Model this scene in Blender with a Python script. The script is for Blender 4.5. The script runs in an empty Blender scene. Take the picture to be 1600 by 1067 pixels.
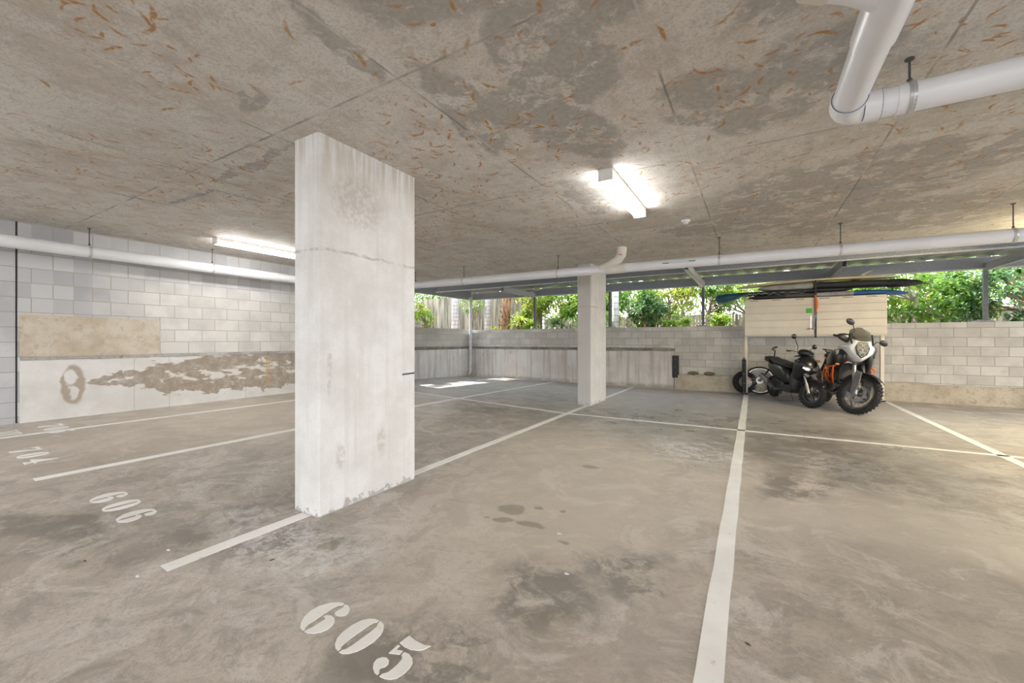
import bpy, bmesh, math, random
from mathutils import Vector, Matrix, Euler
from math import sin, cos, pi, radians as R
random.seed(7)
SC = bpy.context.scene
COL = SC.collection
# ---------------------------------------------------------------- camera, sky, sun, exposure
cd = bpy.data.cameras.new('camera'); cam = bpy.data.objects.new('camera', cd); COL.objects.link(cam)
cam.location = (0, 0, 1.35); cam.rotation_euler = (R(90), 0, R(30.5))
cd.sensor_width = 36; cd.lens = 14.4; cd.shift_y = -0.0009; cd.clip_start = .02; cd.clip_end = 300
SC.camera = cam
wd = bpy.data.worlds.new('sky'); SC.world = wd; wd.use_nodes = True
wn = wd.node_tree.nodes; wl = wd.node_tree.links; wn.clear()
wo = wn.new('ShaderNodeOutputWorld'); wb = wn.new('ShaderNodeBackground')
tc = wn.new('ShaderNodeTexCoord'); sx = wn.new('ShaderNodeSeparateXYZ'); wr = wn.new('ShaderNodeValToRGB')
wl.new(tc.outputs['Generated'], sx.inputs[0]); wl.new(sx.outputs[2], wr.inputs[0]); wl.new(wr.outputs[0], wb.inputs[0]); wl.new(wb.outputs[0], wo.inputs[0])
wr.color_ramp.elements[0].position = 0.0; wr.color_ramp.elements[0].color = (.46, .46, .46, 1)
wr.color_ramp.elements[1].position = .03; wr.color_ramp.elements[1].color = (1, .99, .97, 1)
e = wr.color_ramp.elements.new(.6); e.color = (.80, .88, 1, 1)
wb.inputs[1].default_value = 1.95
sd = bpy.data.lights.new('sun', 'SUN'); so = bpy.data.objects.new('sun', sd); COL.objects.link(so)
sd.energy = 8.0; sd.angle = R(1.0); sd.color = (1, .95, .86)
so.rotation_euler = Vector((.8, -.12, -1)).to_track_quat('-Z', 'Y').to_euler(); so.location = (-14, 14, 12)
SC.view_settings.view_transform = 'Standard'; SC.view_settings.look = 'None'; SC.view_settings.gamma = 1
SC.view_settings.exposure = 1.24; SC.view_settings.use_curve_mapping = False
CEIL = 2.94; LAMP = 19

# ---------------------------------------------------------------- node helper
class NT:
    def __init__(s, name):
        s.mat = bpy.data.materials.new(name); s.mat.use_nodes = True
        s.t = s.mat.node_tree; s.t.nodes.clear()
        s.out = s.t.nodes.new('ShaderNodeOutputMaterial'); s.b = s.t.nodes.new('ShaderNodeBsdfPrincipled')
        s.t.links.new(s.b.outputs[0], s.out.inputs[0]); s._p = None
    def new(s, ty): return s.t.nodes.new(ty)
    def set(s, sock, v):
        if v is None: return
        if isinstance(v, bpy.types.NodeSocket): s.t.links.new(v, sock)
        else:
            if isinstance(v, (tuple, list)) and len(v) == 3 and sock.type == 'RGBA': v = tuple(v) + (1,)
            sock.default_value = v
    def m(s, op, a, b=None, c=None, clamp=False):
        n = s.new('ShaderNodeMath'); n.operation = op; n.use_clamp = clamp
        s.set(n.inputs[0], a); s.set(n.inputs[1], b); s.set(n.inputs[2], c); return n.outputs[0]
    def pos(s):
        if s._p is None: s._p = s.new('ShaderNodeNewGeometry').outputs['Position']
        return s._p
    def obj(s): return s.new('ShaderNodeTexCoord').outputs['Object']
    def sep(s, v):
        n = s.new('ShaderNodeSeparateXYZ'); s.set(n.inputs[0], v); return n.outputs
    def comb(s, x, y, z=0.0):
        n = s.new('ShaderNodeCombineXYZ'); s.set(n.inputs[0], x); s.set(n.inputs[1], y); s.set(n.inputs[2], z); return n.outputs[0]
    def vm(s, op, a, b=None):
        n = s.new('ShaderNodeVectorMath'); n.operation = op; s.set(n.inputs[0], a); s.set(n.inputs[1], b)
        return n.outputs['Value'] if op in ('DOT_PRODUCT', 'LENGTH', 'DISTANCE') else n.outputs[0]
    def noise(s, vec, scale, detail=3, rough=.55, dist=0, color=False):
        n = s.new('ShaderNodeTexNoise'); s.set(n.inputs['Vector'], vec); n.inputs['Scale'].default_value = scale
        n.inputs['Detail'].default_value = detail; n.inputs['Roughness'].default_value = rough; n.inputs['Distortion'].default_value = dist
        return n.outputs['Color'] if color else n.outputs['Fac']
    def ss(s, v, a, b, lo=0., hi=1.):
        n = s.new('ShaderNodeMapRange'); n.interpolation_type = 'SMOOTHSTEP'
        s.set(n.inputs[0], v); n.inputs[1].default_value = a; n.inputs[2].default_value = b; n.inputs[3].default_value = lo; n.inputs[4].default_value = hi
        return n.outputs[0]
    def mix(s, f, a, b, mode='MIX'):
        n = s.new('ShaderNodeMix'); n.data_type = 'RGBA'; n.blend_type = mode
        s.set(n.inputs[0], f); s.set(n.inputs[6], a); s.set(n.inputs[7], b); return n.outputs[2]
    def add(s, *v):
        r = v[0]
        for x in v[1:]: r = s.m('ADD', r, x)
        return r
    def mx(s, *v):
        r = v[0]
        for x in v[1:]: r = s.m('MAXIMUM', r, x)
        return r
    def mul(s, a, b): return s.m('MULTIPLY', a, b)
    def warp(s, vec, scale, amt, detail=3):
        c = s.vm('SUBTRACT', s.noise(vec, scale, detail, color=True), (.5, .5, .5))
        return s.vm('ADD', vec, s.vm('MULTIPLY', c, (amt, amt, amt)))
    def blob(s, P, x, y, rx, ry, ang=0, soft=.35):      # stain in the xy plane of P, 1 inside, 0 outside
        v = s.vm('SUBTRACT', P, (x, y, 0)); c, q = cos(R(ang)), sin(R(ang))
        a = s.vm('DOT_PRODUCT', v, (c / rx, q / rx, 0)); b = s.vm('DOT_PRODUCT', v, (-q / ry, c / ry, 0))
        d = s.m('SQRT', s.m('ADD', s.mul(a, a), s.mul(b, b)))
        return s.ss(d, 1 - soft, 1 + soft, 1, 0)
    def seg(s, P, p0, p1, wd, soft=.4):                 # stroke from p0 to p1
        dx, dy = p1[0] - p0[0], p1[1] - p0[1]; L = math.hypot(dx, dy); dx /= L; dy /= L
        v = s.vm('SUBTRACT', P, ((p0[0] + p1[0]) / 2, (p0[1] + p1[1]) / 2, 0))
        a = s.m('ABSOLUTE', s.vm('DOT_PRODUCT', v, (dx, dy, 0))); b = s.m('ABSOLUTE', s.vm('DOT_PRODUCT', v, (-dy, dx, 0)))
        return s.mul(s.ss(a, L / 2 - wd, L / 2 + wd, 1, 0), s.ss(b, wd * (1 - soft), wd * (1 + soft), 1, 0))
    def streaks(s, P, scale, L, W, keep, ratio=.5):     # scattered short rust strokes, one per cell
        vo = s.new('ShaderNodeTexVoronoi'); vo.voronoi_dimensions = '2D'; s.set(vo.inputs['Vector'], P); vo.inputs['Scale'].default_value = scale
        v = s.vm('SUBTRACT', P, vo.outputs['Position']); cc = s.sep(vo.outputs['Color'])
        ro = s.new('ShaderNodeVectorRotate'); ro.rotation_type = 'Z_AXIS'; s.set(ro.inputs['Vector'], v); s.set(ro.inputs['Angle'], s.mul(cc[0], 9.0))
        q = s.sep(ro.outputs[0]); bend = s.mul(s.mul(q[0], q[0]), s.m('MULTIPLY_ADD', cc[1], 16., -8.))
        a = s.m('DIVIDE', q[0], s.m('MULTIPLY_ADD', cc[1], L * .8, L * .35)); b = s.m('DIVIDE', s.m('ADD', q[1], bend), W)
        d = s.m('SQRT', s.m('ADD', s.mul(a, a), s.mul(b, b)))
        return s.mul(s.ss(d, ratio, 1.15, 1, 0), s.m('GREATER_THAN', cc[2], keep))
    def bump(s, h, strength=.3, dist=.01):
        n = s.new('ShaderNodeBump'); n.inputs['Strength'].default_value = strength; n.inputs['Distance'].default_value = dist
        s.set(n.inputs['Height'], h); s.set(s.b.inputs['Normal'], n.outputs[0])
    def fin(s, col, rough=.7, metal=0.):
        s.set(s.b.inputs['Base Color'], col); s.set(s.b.inputs['Roughness'], rough); s.set(s.b.inputs['Metallic'], metal); return s.mat

MATS = {}
def simple(name, col, rough=.5, metal=0., var=.12, scale=12, bump=0, coat=0):
    if name in MATS: return MATS[name]
    n = NT(name); P = n.obj(); f = n.noise(P, scale, 3)
    a = tuple(c * (1 - var) for c in col); b = tuple(min(1, c * (1 + var)) for c in col)
    n.fin(n.mix(n.ss(f, .3, .7), a, b), rough, metal)
    if bump: n.bump(f, bump, .004)
    if coat: n.b.inputs['Coat Weight'].default_value = coat
    MATS[name] = n.mat; return n.mat

# ---------------------------------------------------------------- surface materials
def ceiling_mat():
    n = NT('ceiling_concrete'); P = n.pos(); W = n.warp(P, 2.5, .45, 6)
    P2 = n.vm('MULTIPLY', P, (1, 1, 0)); W2 = n.vm('MULTIPLY', W, (1, 1, 0))
    base = n.mix(n.ss(n.noise(P, .9, 7, .62, .6), .35, .68), (.585, .54, .48), (.73, .70, .655))
    base = n.mix(n.mul(n.ss(n.noise(P, 3.2, 9, .75), .44, .58), .6), base, (.77, .755, .725))
    base = n.mix(n.mul(n.ss(n.noise(n.vm('ADD', P, (4, 4, 0)), 6, 9, .78), .50, .60), .45), base, (.475, .44, .395))
    base = n.mix(n.mul(n.ss(n.noise(P, 55, 6, .8), .48, .60), .5), base, (.40, .365, .32))
    base = n.mix(n.mul(n.ss(n.noise(P, 150, 2, .6), .55, .65), .35), base, (.38, .35, .31))
    # faint streaks along the form boards
    st = n.noise(n.vm('MULTIPLY', P, (9, 1.3, 1)), 1, 5, .65)
    base = n.mix(n.mul(n.ss(st, .52, .70), .35), base, (.48, .44, .385))
    dk = None
    for b in [(-.95, 2.1, .32, .62, 15), (-1.25, 2.75, .3, .6, -30), (-.62, 1.6, .28, .5, 20), (-1.0, 3.2, .14, .35, 10), (-1.75, 2.35, .16, .6, 10),
              (-2.86, 1.49, .14, .12, 0), (.25, 3.1, .35, .5, 30), (-.15, 3.1, .3, .5, -20), (.7, 5.5, 1.1, .9, 0), (1.3, 5.0, .9, .5, 10), (-.2, 6.4, .9, .5, 0),
              (1.8, 7.1, 1.4, .8, 0), (-1.6, 4.4, .2, .6, 0), (-1.1, 1.3, .5, .3, 0), (.1, 1.9, .25, .5, 0), (-4.0, 2.0, .7, .05, 0), (-1.9, 1.45, .08, .3, 20)]:
        q = n.blob(W2, *b); dk = q if dk is None else n.mx(dk, q)
    dk = n.mul(n.ss(dk, .15, .6), n.ss(n.noise(n.warp(P, 5, .3, 5), 4.5, 8, .72), .42, .50))
    base = n.mix(n.mul(dk, .72), base, n.mix(n.ss(n.noise(P, 30, 4), .4, .6), (.33, .315, .295), (.40, .38, .355)))
    # rust marks
    clus = n.ss(n.noise(P, .75, 2), .38, .56)
    Pw = n.vm('MULTIPLY', n.warp(P, 9, .035, 2), (1, 1, 0))
    r1 = n.mul(n.streaks(Pw, 4.2, .085, .013, .35), clus); r2 = n.mul(n.streaks(n.vm('ADD', Pw, (3.3, 1.7, 0)), 8.0, .05, .011, .45), clus)
    r3 = n.mul(n.streaks(n.vm('ADD', Pw, (5.3, 9.7, 0)), 2.9, .10, .014, .5), n.ss(n.noise(P, .6, 2), .35, .5))
    rust = n.mul(n.mx(r1, r2, r3), n.ss(n.noise(P, 30, 3), .30, .55))
    base = n.mix(n.mul(n.ss(n.noise(P, 3.1, 4), .55, .75), n.mul(clus, .35)), base, (.50, .33, .16))
    base = n.mix(n.mul(rust, .9), base, (.46, .215, .045))
    # joints between the form sheets
    xy = n.sep(n.warp(P, 3, .012, 2)); j = None
    for x0 in (-7.28, -5.91, -4.56, -3.2, -1.86, -.48, .9, 2.32, 3.7, 5.1):
        q = n.ss(n.m('ABSOLUTE', n.m('SUBTRACT', xy[0], x0)), .004, .011, 1, 0); j = q if j is None else n.mx(j, q)
    for y0 in (-2.3, -.28, 1.79, 3.87, 5.95, 8.03):
        j = n.mx(j, n.ss(n.m('ABSOLUTE', n.m('SUBTRACT', xy[1], y0)), .005, .013, 1, 0))
    jt = n.ss(n.noise(P, 1.7, 3), .42, .6)
    base = n.mix(n.mul(j, .62), base, n.mix(jt, (.17, .155, .14), (.62, .59, .54)))
    bl = None                                            # blue chalk marks
    for a, b, w_ in BLUE:
        q = n.seg(n.vm('MULTIPLY', n.warp(P, 20, .02, 2), (1, 1, 0)), a, b, w_); bl = q if bl is None else n.mx(bl, q)
    base = n.mix(n.mul(bl, n.ss(n.noise(P, 25, 3), .35, .6, 0, .7)), base, (.16, .27, .42))
    n.bump(n.add(n.noise(P, 30, 6, .7), n.mul(j, -.8)), .25, .006)
    return n.fin(base, .75)

def floor_mat():
    n = NT('floor_concrete'); P = n.pos(); W = n.warp(P, 1.6, .8, 6); W2 = n.vm('MULTIPLY', W, (1, 1, 0))
    S = n.vm('MULTIPLY', W, (1.0, .55, 1))
    base = n.mix(n.ss(n.noise(S, .9, 8, .62, .8), .36, .66), (.37, .325, .275), (.56, .51, .45))
    base = n.mix(n.mul(n.ss(n.noise(P, 3.2, 10, .78, .7), .47, .58), .6), base, (.285, .255, .22))
    base = n.mix(n.mul(n.ss(n.noise(n.vm('ADD', P, (1, 9, 0)), 9, 9, .8, 1.5), .50, .60), .5), base, (.36, .325, .29))
    base = n.mix(n.mul(n.ss(n.noise(n.vm('ADD', P, (7, 3, 0)), 2.1, 9, .72, 1.2), .50, .60), .6), base, (.64, .60, .555))
    base = n.mix(n.mul(n.ss(n.noise(P, 40, 8, .9), .50, .60), .5), base, (.27, .24, .21))
    base = n.mix(n.mul(n.ss(n.noise(P, 170, 2, .6), .56, .66), .4), base, (.24, .215, .19))
    base = n.mix(n.mul(n.ss(n.noise(n.vm('MULTIPLY', W, (5, 22, 1)), 1, 7, .8), .54, .64), .35), base, (.25, .222, .195))
    warm = None
    for b in [(-1.5, 3.7, 1.1, 2.0, 10), (.3, 4.2, 1.0, .9, 20), (-2.2, 5.3, .8, 1.4, 0), (-7.0, 4.5, 1.8, 3.6, 0), (.9, 4.0, .8, .5, 0)]:
        q = n.blob(W2, *b, .5); warm = q if warm is None else n.mx(warm, q)
    base = n.mix(n.mul(warm, .55), base, (.61, .55, .47))
    dk = None
    for b in [(.75, 6.0, .75, 1.3, 15), (.35, 4.6, .25, .6, -20), (1.3, 8.4, 1.6, 1.3, 0), (-1.4, 7.6, 1.5, 1.2, 0), (-.62, 2.45, .22, .3, 20), (-.95, 2.0, .3, .35, 0), (-.15, 9.6, 2.0, 1.4, 0),
              (-4.1, .75, .9, .12, 20), (-3.4, 2.0, .25, .5, 0), (-4.4, 7.4, 1.2, 1.2, 0), (-1.2, 1.3, .35, .3, 0), (1.6, 3.0, .5, .2, 30), (2.8, 6.0, 1.0, .3, 20), (-3.0, 1.55, .8, .25, 20)]:
        q = n.blob(W2, *b, .5); dk = q if dk is None else n.mx(dk, q)
    dk = n.mul(dk, n.ss(n.noise(n.warp(P, 4, .4, 5), 3, 9, .75), .40, .56))
    base = n.mix(n.mul(dk, .80), base, (.19, .17, .15))
    oil = None
    W3 = n.vm('MULTIPLY', n.warp(P, 7, .12, 4), (1, 1, 0))
    for b in [(-1.66, 2.82, .10, .09, 0), (-1.62, 2.62, .08, .05, 30), (-1.42, 2.66, .11, .05, 0), (-1.48, 2.95, .04, .04, 0), (-1.75, 2.6, .03, .02, 0), (-1.3, 3.0, .03, .03, 0), (-1.5, 4.2, .10, .05, 0), (-1.1, 2.55, .04, .02, 0)]:
        q = n.blob(W3, *b, .2); oil = q if oil is None else n.mx(oil, q)
    base = n.mix(n.mul(oil, .62), base, (.22, .195, .16))
    wh = None                                            # white salt bloom
    for b in [(-.65, 5.5, .5, .7, 10), (-1.5, 6.4, .9, .7, 0), (.75, 5.9, .45, .35, 0), (-4.3, 9.0, 2.5, 2.0, 0), (-2.2, 10.8, 2.0, .8, 0), (-2.9, 1.7, .3, .9, 80), (1.0, 5.0, .35, .2, 0)]:
        q = n.blob(W2, *b, .5); wh = q if wh is None else n.mx(wh, q)
    wh = n.mul(wh, n.ss(n.noise(W, 5, 8, .75, 1), .46, .62))
    base = n.mix(n.mul(wh, .55), base, (.66, .66, .66))
    cool = None
    for b in [(-1.0, 9.6, 4.5, 2.6, 0), (-6.0, 9.5, 3.0, 2.6, 0)]:
        q = n.blob(W2, *b, .5); cool = q if cool is None else n.mx(cool, q)
    base = n.mix(n.mul(cool, .55), base, (.44, .44, .445))
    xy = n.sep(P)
    base = n.mix(n.mul(n.mul(n.ss(xy[1], 11.95, 12.1), n.ss(xy[0], 2.2, 1.6)), .7), base, (.85, .85, .86))  # bright band of light along the back wall base, painted into the floor colour
    # curved tyre marks
    ar = None
    for cx, cy, r_ in [(3.6, 3.6, 1.9), (3.6, 3.6, 1.75), (3.6, 3.6, 2.05), (-.2, -1.2, 3.1), (-.2, -1.2, 3.25)]:
        q = n.ss(n.m('ABSOLUTE', n.m('SUBTRACT', n.vm('DISTANCE', P, (cx, cy, 0)), r_)), .02, .06, 1, 0); ar = q if ar is None else n.mx(ar, q)
    base = n.mix(n.mul(n.mul(ar, n.ss(n.noise(P, 2, 3), .45, .6)), .28), base, (.27, .235, .2))
    fil = n.mul(n.ss(n.m('ABSOLUTE', n.m('SUBTRACT', n.noise(n.warp(P, 6, .25, 5), 4.5, 6, .7), .5)), .0, .05, 1, 0), n.mx(n.blob(W2, -.68, 5.55, .45, .55, 10, .5), n.mul(n.blob(W2, .8, 5.6, .4, .3, 0, .5), .7), n.mul(n.blob(W2, -2.6, 1.62, .5, .3, 0, .5), .5)))
    base = n.mix(n.mul(fil, .85), base, (.80, .81, .83))
    wet = n.mul(n.mx(n.blob(W2, -.9, 7.0, 2.3, 1.5, 0, .5), n.blob(W2, .9, 6.6, 1.1, 1.4, 0, .5)), n.ss(n.noise(P, 2.6, 6, .7), .35, .6))
    base = n.mix(n.mul(wet, .62), base, (.20, .19, .185))
    r = n.m('SUBTRACT', n.m('SUBTRACT', n.ss(n.noise(W, 2.2, 5), .3, .7, .44, .66), n.mul(cool, .10)), n.mul(wet, .20))
    n.bump(n.noise(W, 22, 8, .7), .22, .006)
    return n.fin(base, r)

def _snap(n, q, axis, z0, off, bw, bh):          # one random shade per block
    row = n.m('FLOOR', n.m('DIVIDE', n.m('SUBTRACT', q[2], z0), bh)); sh = n.mul(n.m('MODULO', n.m('ABSOLUTE', row), 2.), .5)
    c = n.m('FLOOR', n.m('SUBTRACT', n.m('DIVIDE', n.m('SUBTRACT', q[axis], off), bw), sh))
    w = n.new('ShaderNodeTexWhiteNoise'); w.noise_dimensions = '2D'; n.set(w.inputs['Vector'], n.comb(c, row)); return w.outputs['Value']
def block_mat(name, axis, z0, off, ca, cb, mortar, cool=None, bw=.4, bh=.2):
    n = NT(name); P = n.pos(); q = n.sep(P)
    v = n.comb(n.m('SUBTRACT', q[axis], off), n.m('SUBTRACT', q[2], z0))
    b = n.new('ShaderNodeTexBrick'); n.set(b.inputs['Vector'], v); b.inputs['Scale'].default_value = 1
    b.inputs['Brick Width'].default_value = bw; b.inputs['Row Height'].default_value = bh; b.inputs['Mortar Size'].default_value = .0055
    b.inputs['Mortar Smooth'].default_value = .3; b.inputs['Bias'].default_value = 0
    n.set(b.inputs['Color1'], ca); n.set(b.inputs['Color2'], cb); n.set(b.inputs['Mortar'], mortar)
    c = n.mix(n.mul(n.ss(n.noise(P, 2.2, 5, .6), .4, .65), .45), b.outputs['Color'], tuple(x * .74 for x in ca))
    c = n.mix(n.mul(n.ss(n.noise(P, 90, 3, .8), .5, .7), .25), c, tuple(x * .55 for x in ca))
    if cool: c = n.mix(n.mul(cool(n, q), .75), c, n.mix(b.outputs['Fac'], n.mix(_snap(n, q, axis, z0, off, bw, bh), (.36, .37, .41), (.66, .67, .71)), mortar))
    n.bump(n.add(n.mul(b.outputs['Fac'], -1.4), n.noise(P, 120, 3, .8)), .45, .004)
    return n.fin(c, .85)

def dado_mat(name, axis, stain='left', ca=(.66, .65, .63), cb=(.78, .775, .77)):
    n = NT(name); P = n.pos(); q = n.sep(P); u = n.comb(q[axis], q[2])
    W = n.warp(u, 3, .25, 5)
    c = n.mix(n.ss(n.noise(P, 1.6, 6, .65), .35, .65), ca, cb)
    c = n.mix(n.mul(n.ss(n.noise(P, 70, 3, .8), .6, .75), .3), c, (.40, .37, .33))
    if stain == 'left':
        e = None
        for b in [(2.75, .74, .65, .10, -2), (3.3, .74, .6, .24, 0), (3.9, .76, .7, .30, 0), (4.7, .78, .7, .34, 0), (5.6, .78, .9, .36, 0), (6.8, .70, .9, .3, 0)]:
            k = n.blob(W, *b, .7); e = k if e is None else n.mx(e, k)
        f = n.m('ADD', n.mul(e, .75), n.mul(n.noise(n.vm('MULTIPLY', u, (3.2, 9, 1)), 1, 4, .65, .5), 1.15))
        br = n.mul(n.ss(f, .82, .90), n.ss(f, 1.28, 1.38, 1, 0))
        c = n.mix(n.mul(n.ss(f, 1.30, 1.38), .8), c, (.72, .69, .65))
        c = n.mix(n.mul(br, n.ss(n.noise(P, 8, 6, .75), .30, .6, .6, .92)), c, (.315, .25, .19))
        c = n.mix(n.mul(n.mul(n.ss(f, .80, .84), n.ss(f, .87, .92, 1, 0)), .5), c, (.24, .185, .14))
        for (yy, zz, rx, rz) in [(1.87, .72, .13, .27)]:
            a = n.blob(n.warp(u, 6, .09, 3), yy, zz, rx, rz, 0, .12); b2 = n.mx(n.blob(n.warp(u, 9, .13, 4), yy - .02, zz + .10, rx * .5, rz * .42, 0, .25), n.blob(n.warp(u, 9, .13, 4), yy + .01, zz - .13, rx * .35, rz * .4, 0, .25))
            c = n.mix(n.mul(n.m('SUBTRACT', a, b2, clamp=True), .8), c, (.35, .28, .21))
        c = n.mix(n.mul(n.mul(n.seg(n.warp(u, 8, .05, 2), (4.62, .42), (4.62, 1.02), .035), n.ss(n.noise(P, 14, 3), .35, .6)), .8), c, (.55, .36, .12))
        for yy in (2.55, 3.0, 4.2, 5.4):
            c = n.mix(n.mul(n.ss(n.m('ABSOLUTE', n.m('SUBTRACT', q[axis], yy)), .002, .006, 1, 0), .5), c, (.3, .28, .25))
    else:
        vs = n.noise(n.vm('MULTIPLY', u, (7, .35, 1)), 1, 5, .6)
        c = n.mix(n.mul(n.ss(vs, .48, .62), .6), c, (.42, .37, .315))
        c = n.mix(n.mul(n.ss(n.noise(n.vm('MULTIPLY', n.vm('ADD', u, (9, 0, 0)), (4, .3, 1)), 1, 4, .6), .52, .66), .55), c, (.70, .68, .66))
        st = n.streaks(n.vm('MULTIPLY', u, (1, .4, 1)), 1.3, .04, .03, .5)
        c = n.mix(n.mul(st, .5), c, (.33, .29, .25))
        c = n.mix(n.mul(n.ss(q[2], .16, .03), n.ss(n.noise(P, 6, 3), .35, .6, .2, .8)), c, (.30, .265, .22))
        for yy in (-8.0, -6.6, -5.2, -3.8, -2.55):
            c = n.mix(n.mul(n.ss(n.m('ABSOLUTE', n.m('SUBTRACT', q[axis], yy)), .003, .009, 1, 0), .6), c, (.28, .25, .22))
    n.bump(n.noise(P, 40, 5, .7), .2, .005)
    return n.fin(c, .8)

def rough_mat(name, axis, ca, cb, dark):
    n = NT(name); P = n.pos(); q = n.sep(P); u = n.comb(q[axis], q[2])
    c = n.mix(n.ss(n.noise(P, 2.2, 7, .7), .38, .62), ca, cb)
    c = n.mix(n.mul(n.ss(n.noise(P, 9, 7, .75), .52, .66), .6), c, dark)
    c = n.mix(n.mul(n.ss(n.noise(n.vm('MULTIPLY', P, (1, 1, 2)), 30, 5, .8), .6, .7), .7), c, tuple(x * .45 for x in dark))
    n.bump(n.noise(P, 18, 8, .8), .6, .015)
    return n.fin(c, .9)

def pillar_mat(name, face_x, cool=False):
    n = NT(name); P = n.pos(); q = n.sep(P)
    nrm = n.sep(n.new('ShaderNodeNewGeometry').outputs['Normal'])
    c = n.mix(n.ss(n.noise(P, 2.1, 6, .65), .35, .68), (.72, .715, .71), (.84, .845, .86))
    vs = n.noise(n.vm('MULTIPLY', P, (14, 14, .7)), 1, 4, .6)
    c = n.mix(n.mul(n.ss(vs, .5, .68), .28), c, (.62, .60, .58))
    c = n.mix(n.mul(n.ss(n.noise(P, 60, 6, .85), .52, .62), .35), c, (.60, .58, .55))
    c = n.mix(n.mul(n.seg(n.comb(q[1], q[2]), (2.80, 1.03), (2.99, 1.035), .008), n.m('GREATER_THAN', nrm[0], .5)), c, (.08, .075, .07))
    c = n.mix(n.mul(n.mul(n.ss(q[2], 2.45, 2.94), n.ss(n.noise(n.vm('MULTIPLY', P, (16, 16, 1.2)), 1, 4), .42, .6)), .6), c, (.48, .42, .34))
    if cool: c = n.mix(n.mul(n.ss(n.m('MULTIPLY', nrm[1], -1.), .5, .9), .7), c, (.46, .44, .41))  # darker grey-brown on the end face only
    jl = n.ss(n.m('ABSOLUTE', n.m('SUBTRACT', n.m('ADD', q[2], n.mul(n.noise(P, 9, 4), .06)), 2.09)), .006, .018, 1, 0)
    c = n.mix(n.mul(n.mul(jl, n.ss(n.noise(P, 7, 3), .35, .55)), .65), c, (.42, .40, .37))
    c = n.mix(n.mul(n.ss(n.m('SUBTRACT', q[2], n.mul(n.ss(n.noise(P, 14, 5, .7), .45, .7), .09)), .0, .012, 1, 0), .6), c, (.28, .27, .26))
    u = n.comb(q[1], q[2]); Wp = n.warp(u, 8, .06, 4)
    for b in [(2.13, .42, .045, .10, 0), (2.55, .46, .05, .11, 0), (2.03, 1.1, .02, .18, 0), (2.3, 2.5, .25, .2, 0)]:
        c = n.mix(n.mul(n.mul(n.blob(Wp, *b), n.ss(n.noise(P, 25, 4), .35, .6)), .38), c, (.42, .38, .33))
    c = n.mix(n.mul(n.ss(n.noise(P, 110, 2, .8), .66, .76), .4), c, (.4, .37, .34))
    n.bump(n.add(n.noise(P, 35, 5, .7), n.mul(jl, -1.)), .2, .005)
    return n.fin(c, .75)

def paint_mat():
    n = NT('white_floor_paint'); P = n.pos()
    wear = n.mul(n.ss(n.noise(P, 16, 6, .75), .60, .72), .75)
    c = n.mix(n.ss(n.noise(P, 3, 3), .3, .7), (.80, .79, .77), (.88, .875, .86))
    c = n.mix(wear, c, (.47, .43, .37))
    n.bump(n.noise(P, 40, 4), .1, .002)
    return n.fin(c, .6)

def leaf_mat(name, ca, cb, tr=.35):
    if name in MATS: return MATS[name]
    n = NT(name); P = n.pos()
    c = n.mix(n.ss(n.noise(P, 4.3, 2), .38, .62), ca, cb)
    c = n.mix(n.mul(n.ss(n.noise(P, 11, 1), .55, .7), .5), c, tuple(min(1, x * 1.5) for x in cb))
    n.fin(n.mix(.18, c, (.03, .06, .03)), .27)
    t = n.new('ShaderNodeBsdfTranslucent'); n.set(t.inputs[0], n.mix(.35, c, (.42, .58, .12)))
    m = n.new('ShaderNodeMixShader'); m.inputs[0].default_value = tr
    n.t.links.new(n.b.outputs[0], m.inputs[1]); n.t.links.new(t.outputs[0], m.inputs[2]); n.t.links.new(m.outputs[0], n.out.inputs[0])
    MATS[name] = n.mat; return n.mat
def emit_mat(name, col, st):
    n = NT(name); n.fin((.9, .9, .9), .4); n.set(n.b.inputs['Emission Color'], col); n.b.inputs['Emission Strength'].default_value = st; return n.mat
def bark_mat(name, ca, cb, rings=0):
    if name in MATS: return MATS[name]
    n = NT(name); P = n.obj(); c = n.mix(n.ss(n.noise(n.vm('MULTIPLY', P, (14, 14, 3)), 1, 5), .4, .6), ca, cb)
    if rings: c = n.mix(n.mul(n.ss(n.m('SINE', n.mul(n.sep(P)[2], rings)), .6, .95), .6), c, tuple(x * .5 for x in ca))
    n.bump(n.noise(P, 20, 4), .5, .02); n.fin(c, .9); MATS[name] = n.mat; return n.mat
def glass_mat(name, col, rough=.05, alpha=.5):
    if name in MATS: return MATS[name]
    n = NT(name); n.fin(n.mix(n.noise(n.obj(), 5, 2), col, tuple(min(1, c * 1.1) for c in col)), rough); n.b.inputs['Alpha'].default_value = alpha; MATS[name] = n.mat; return n.mat

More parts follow.
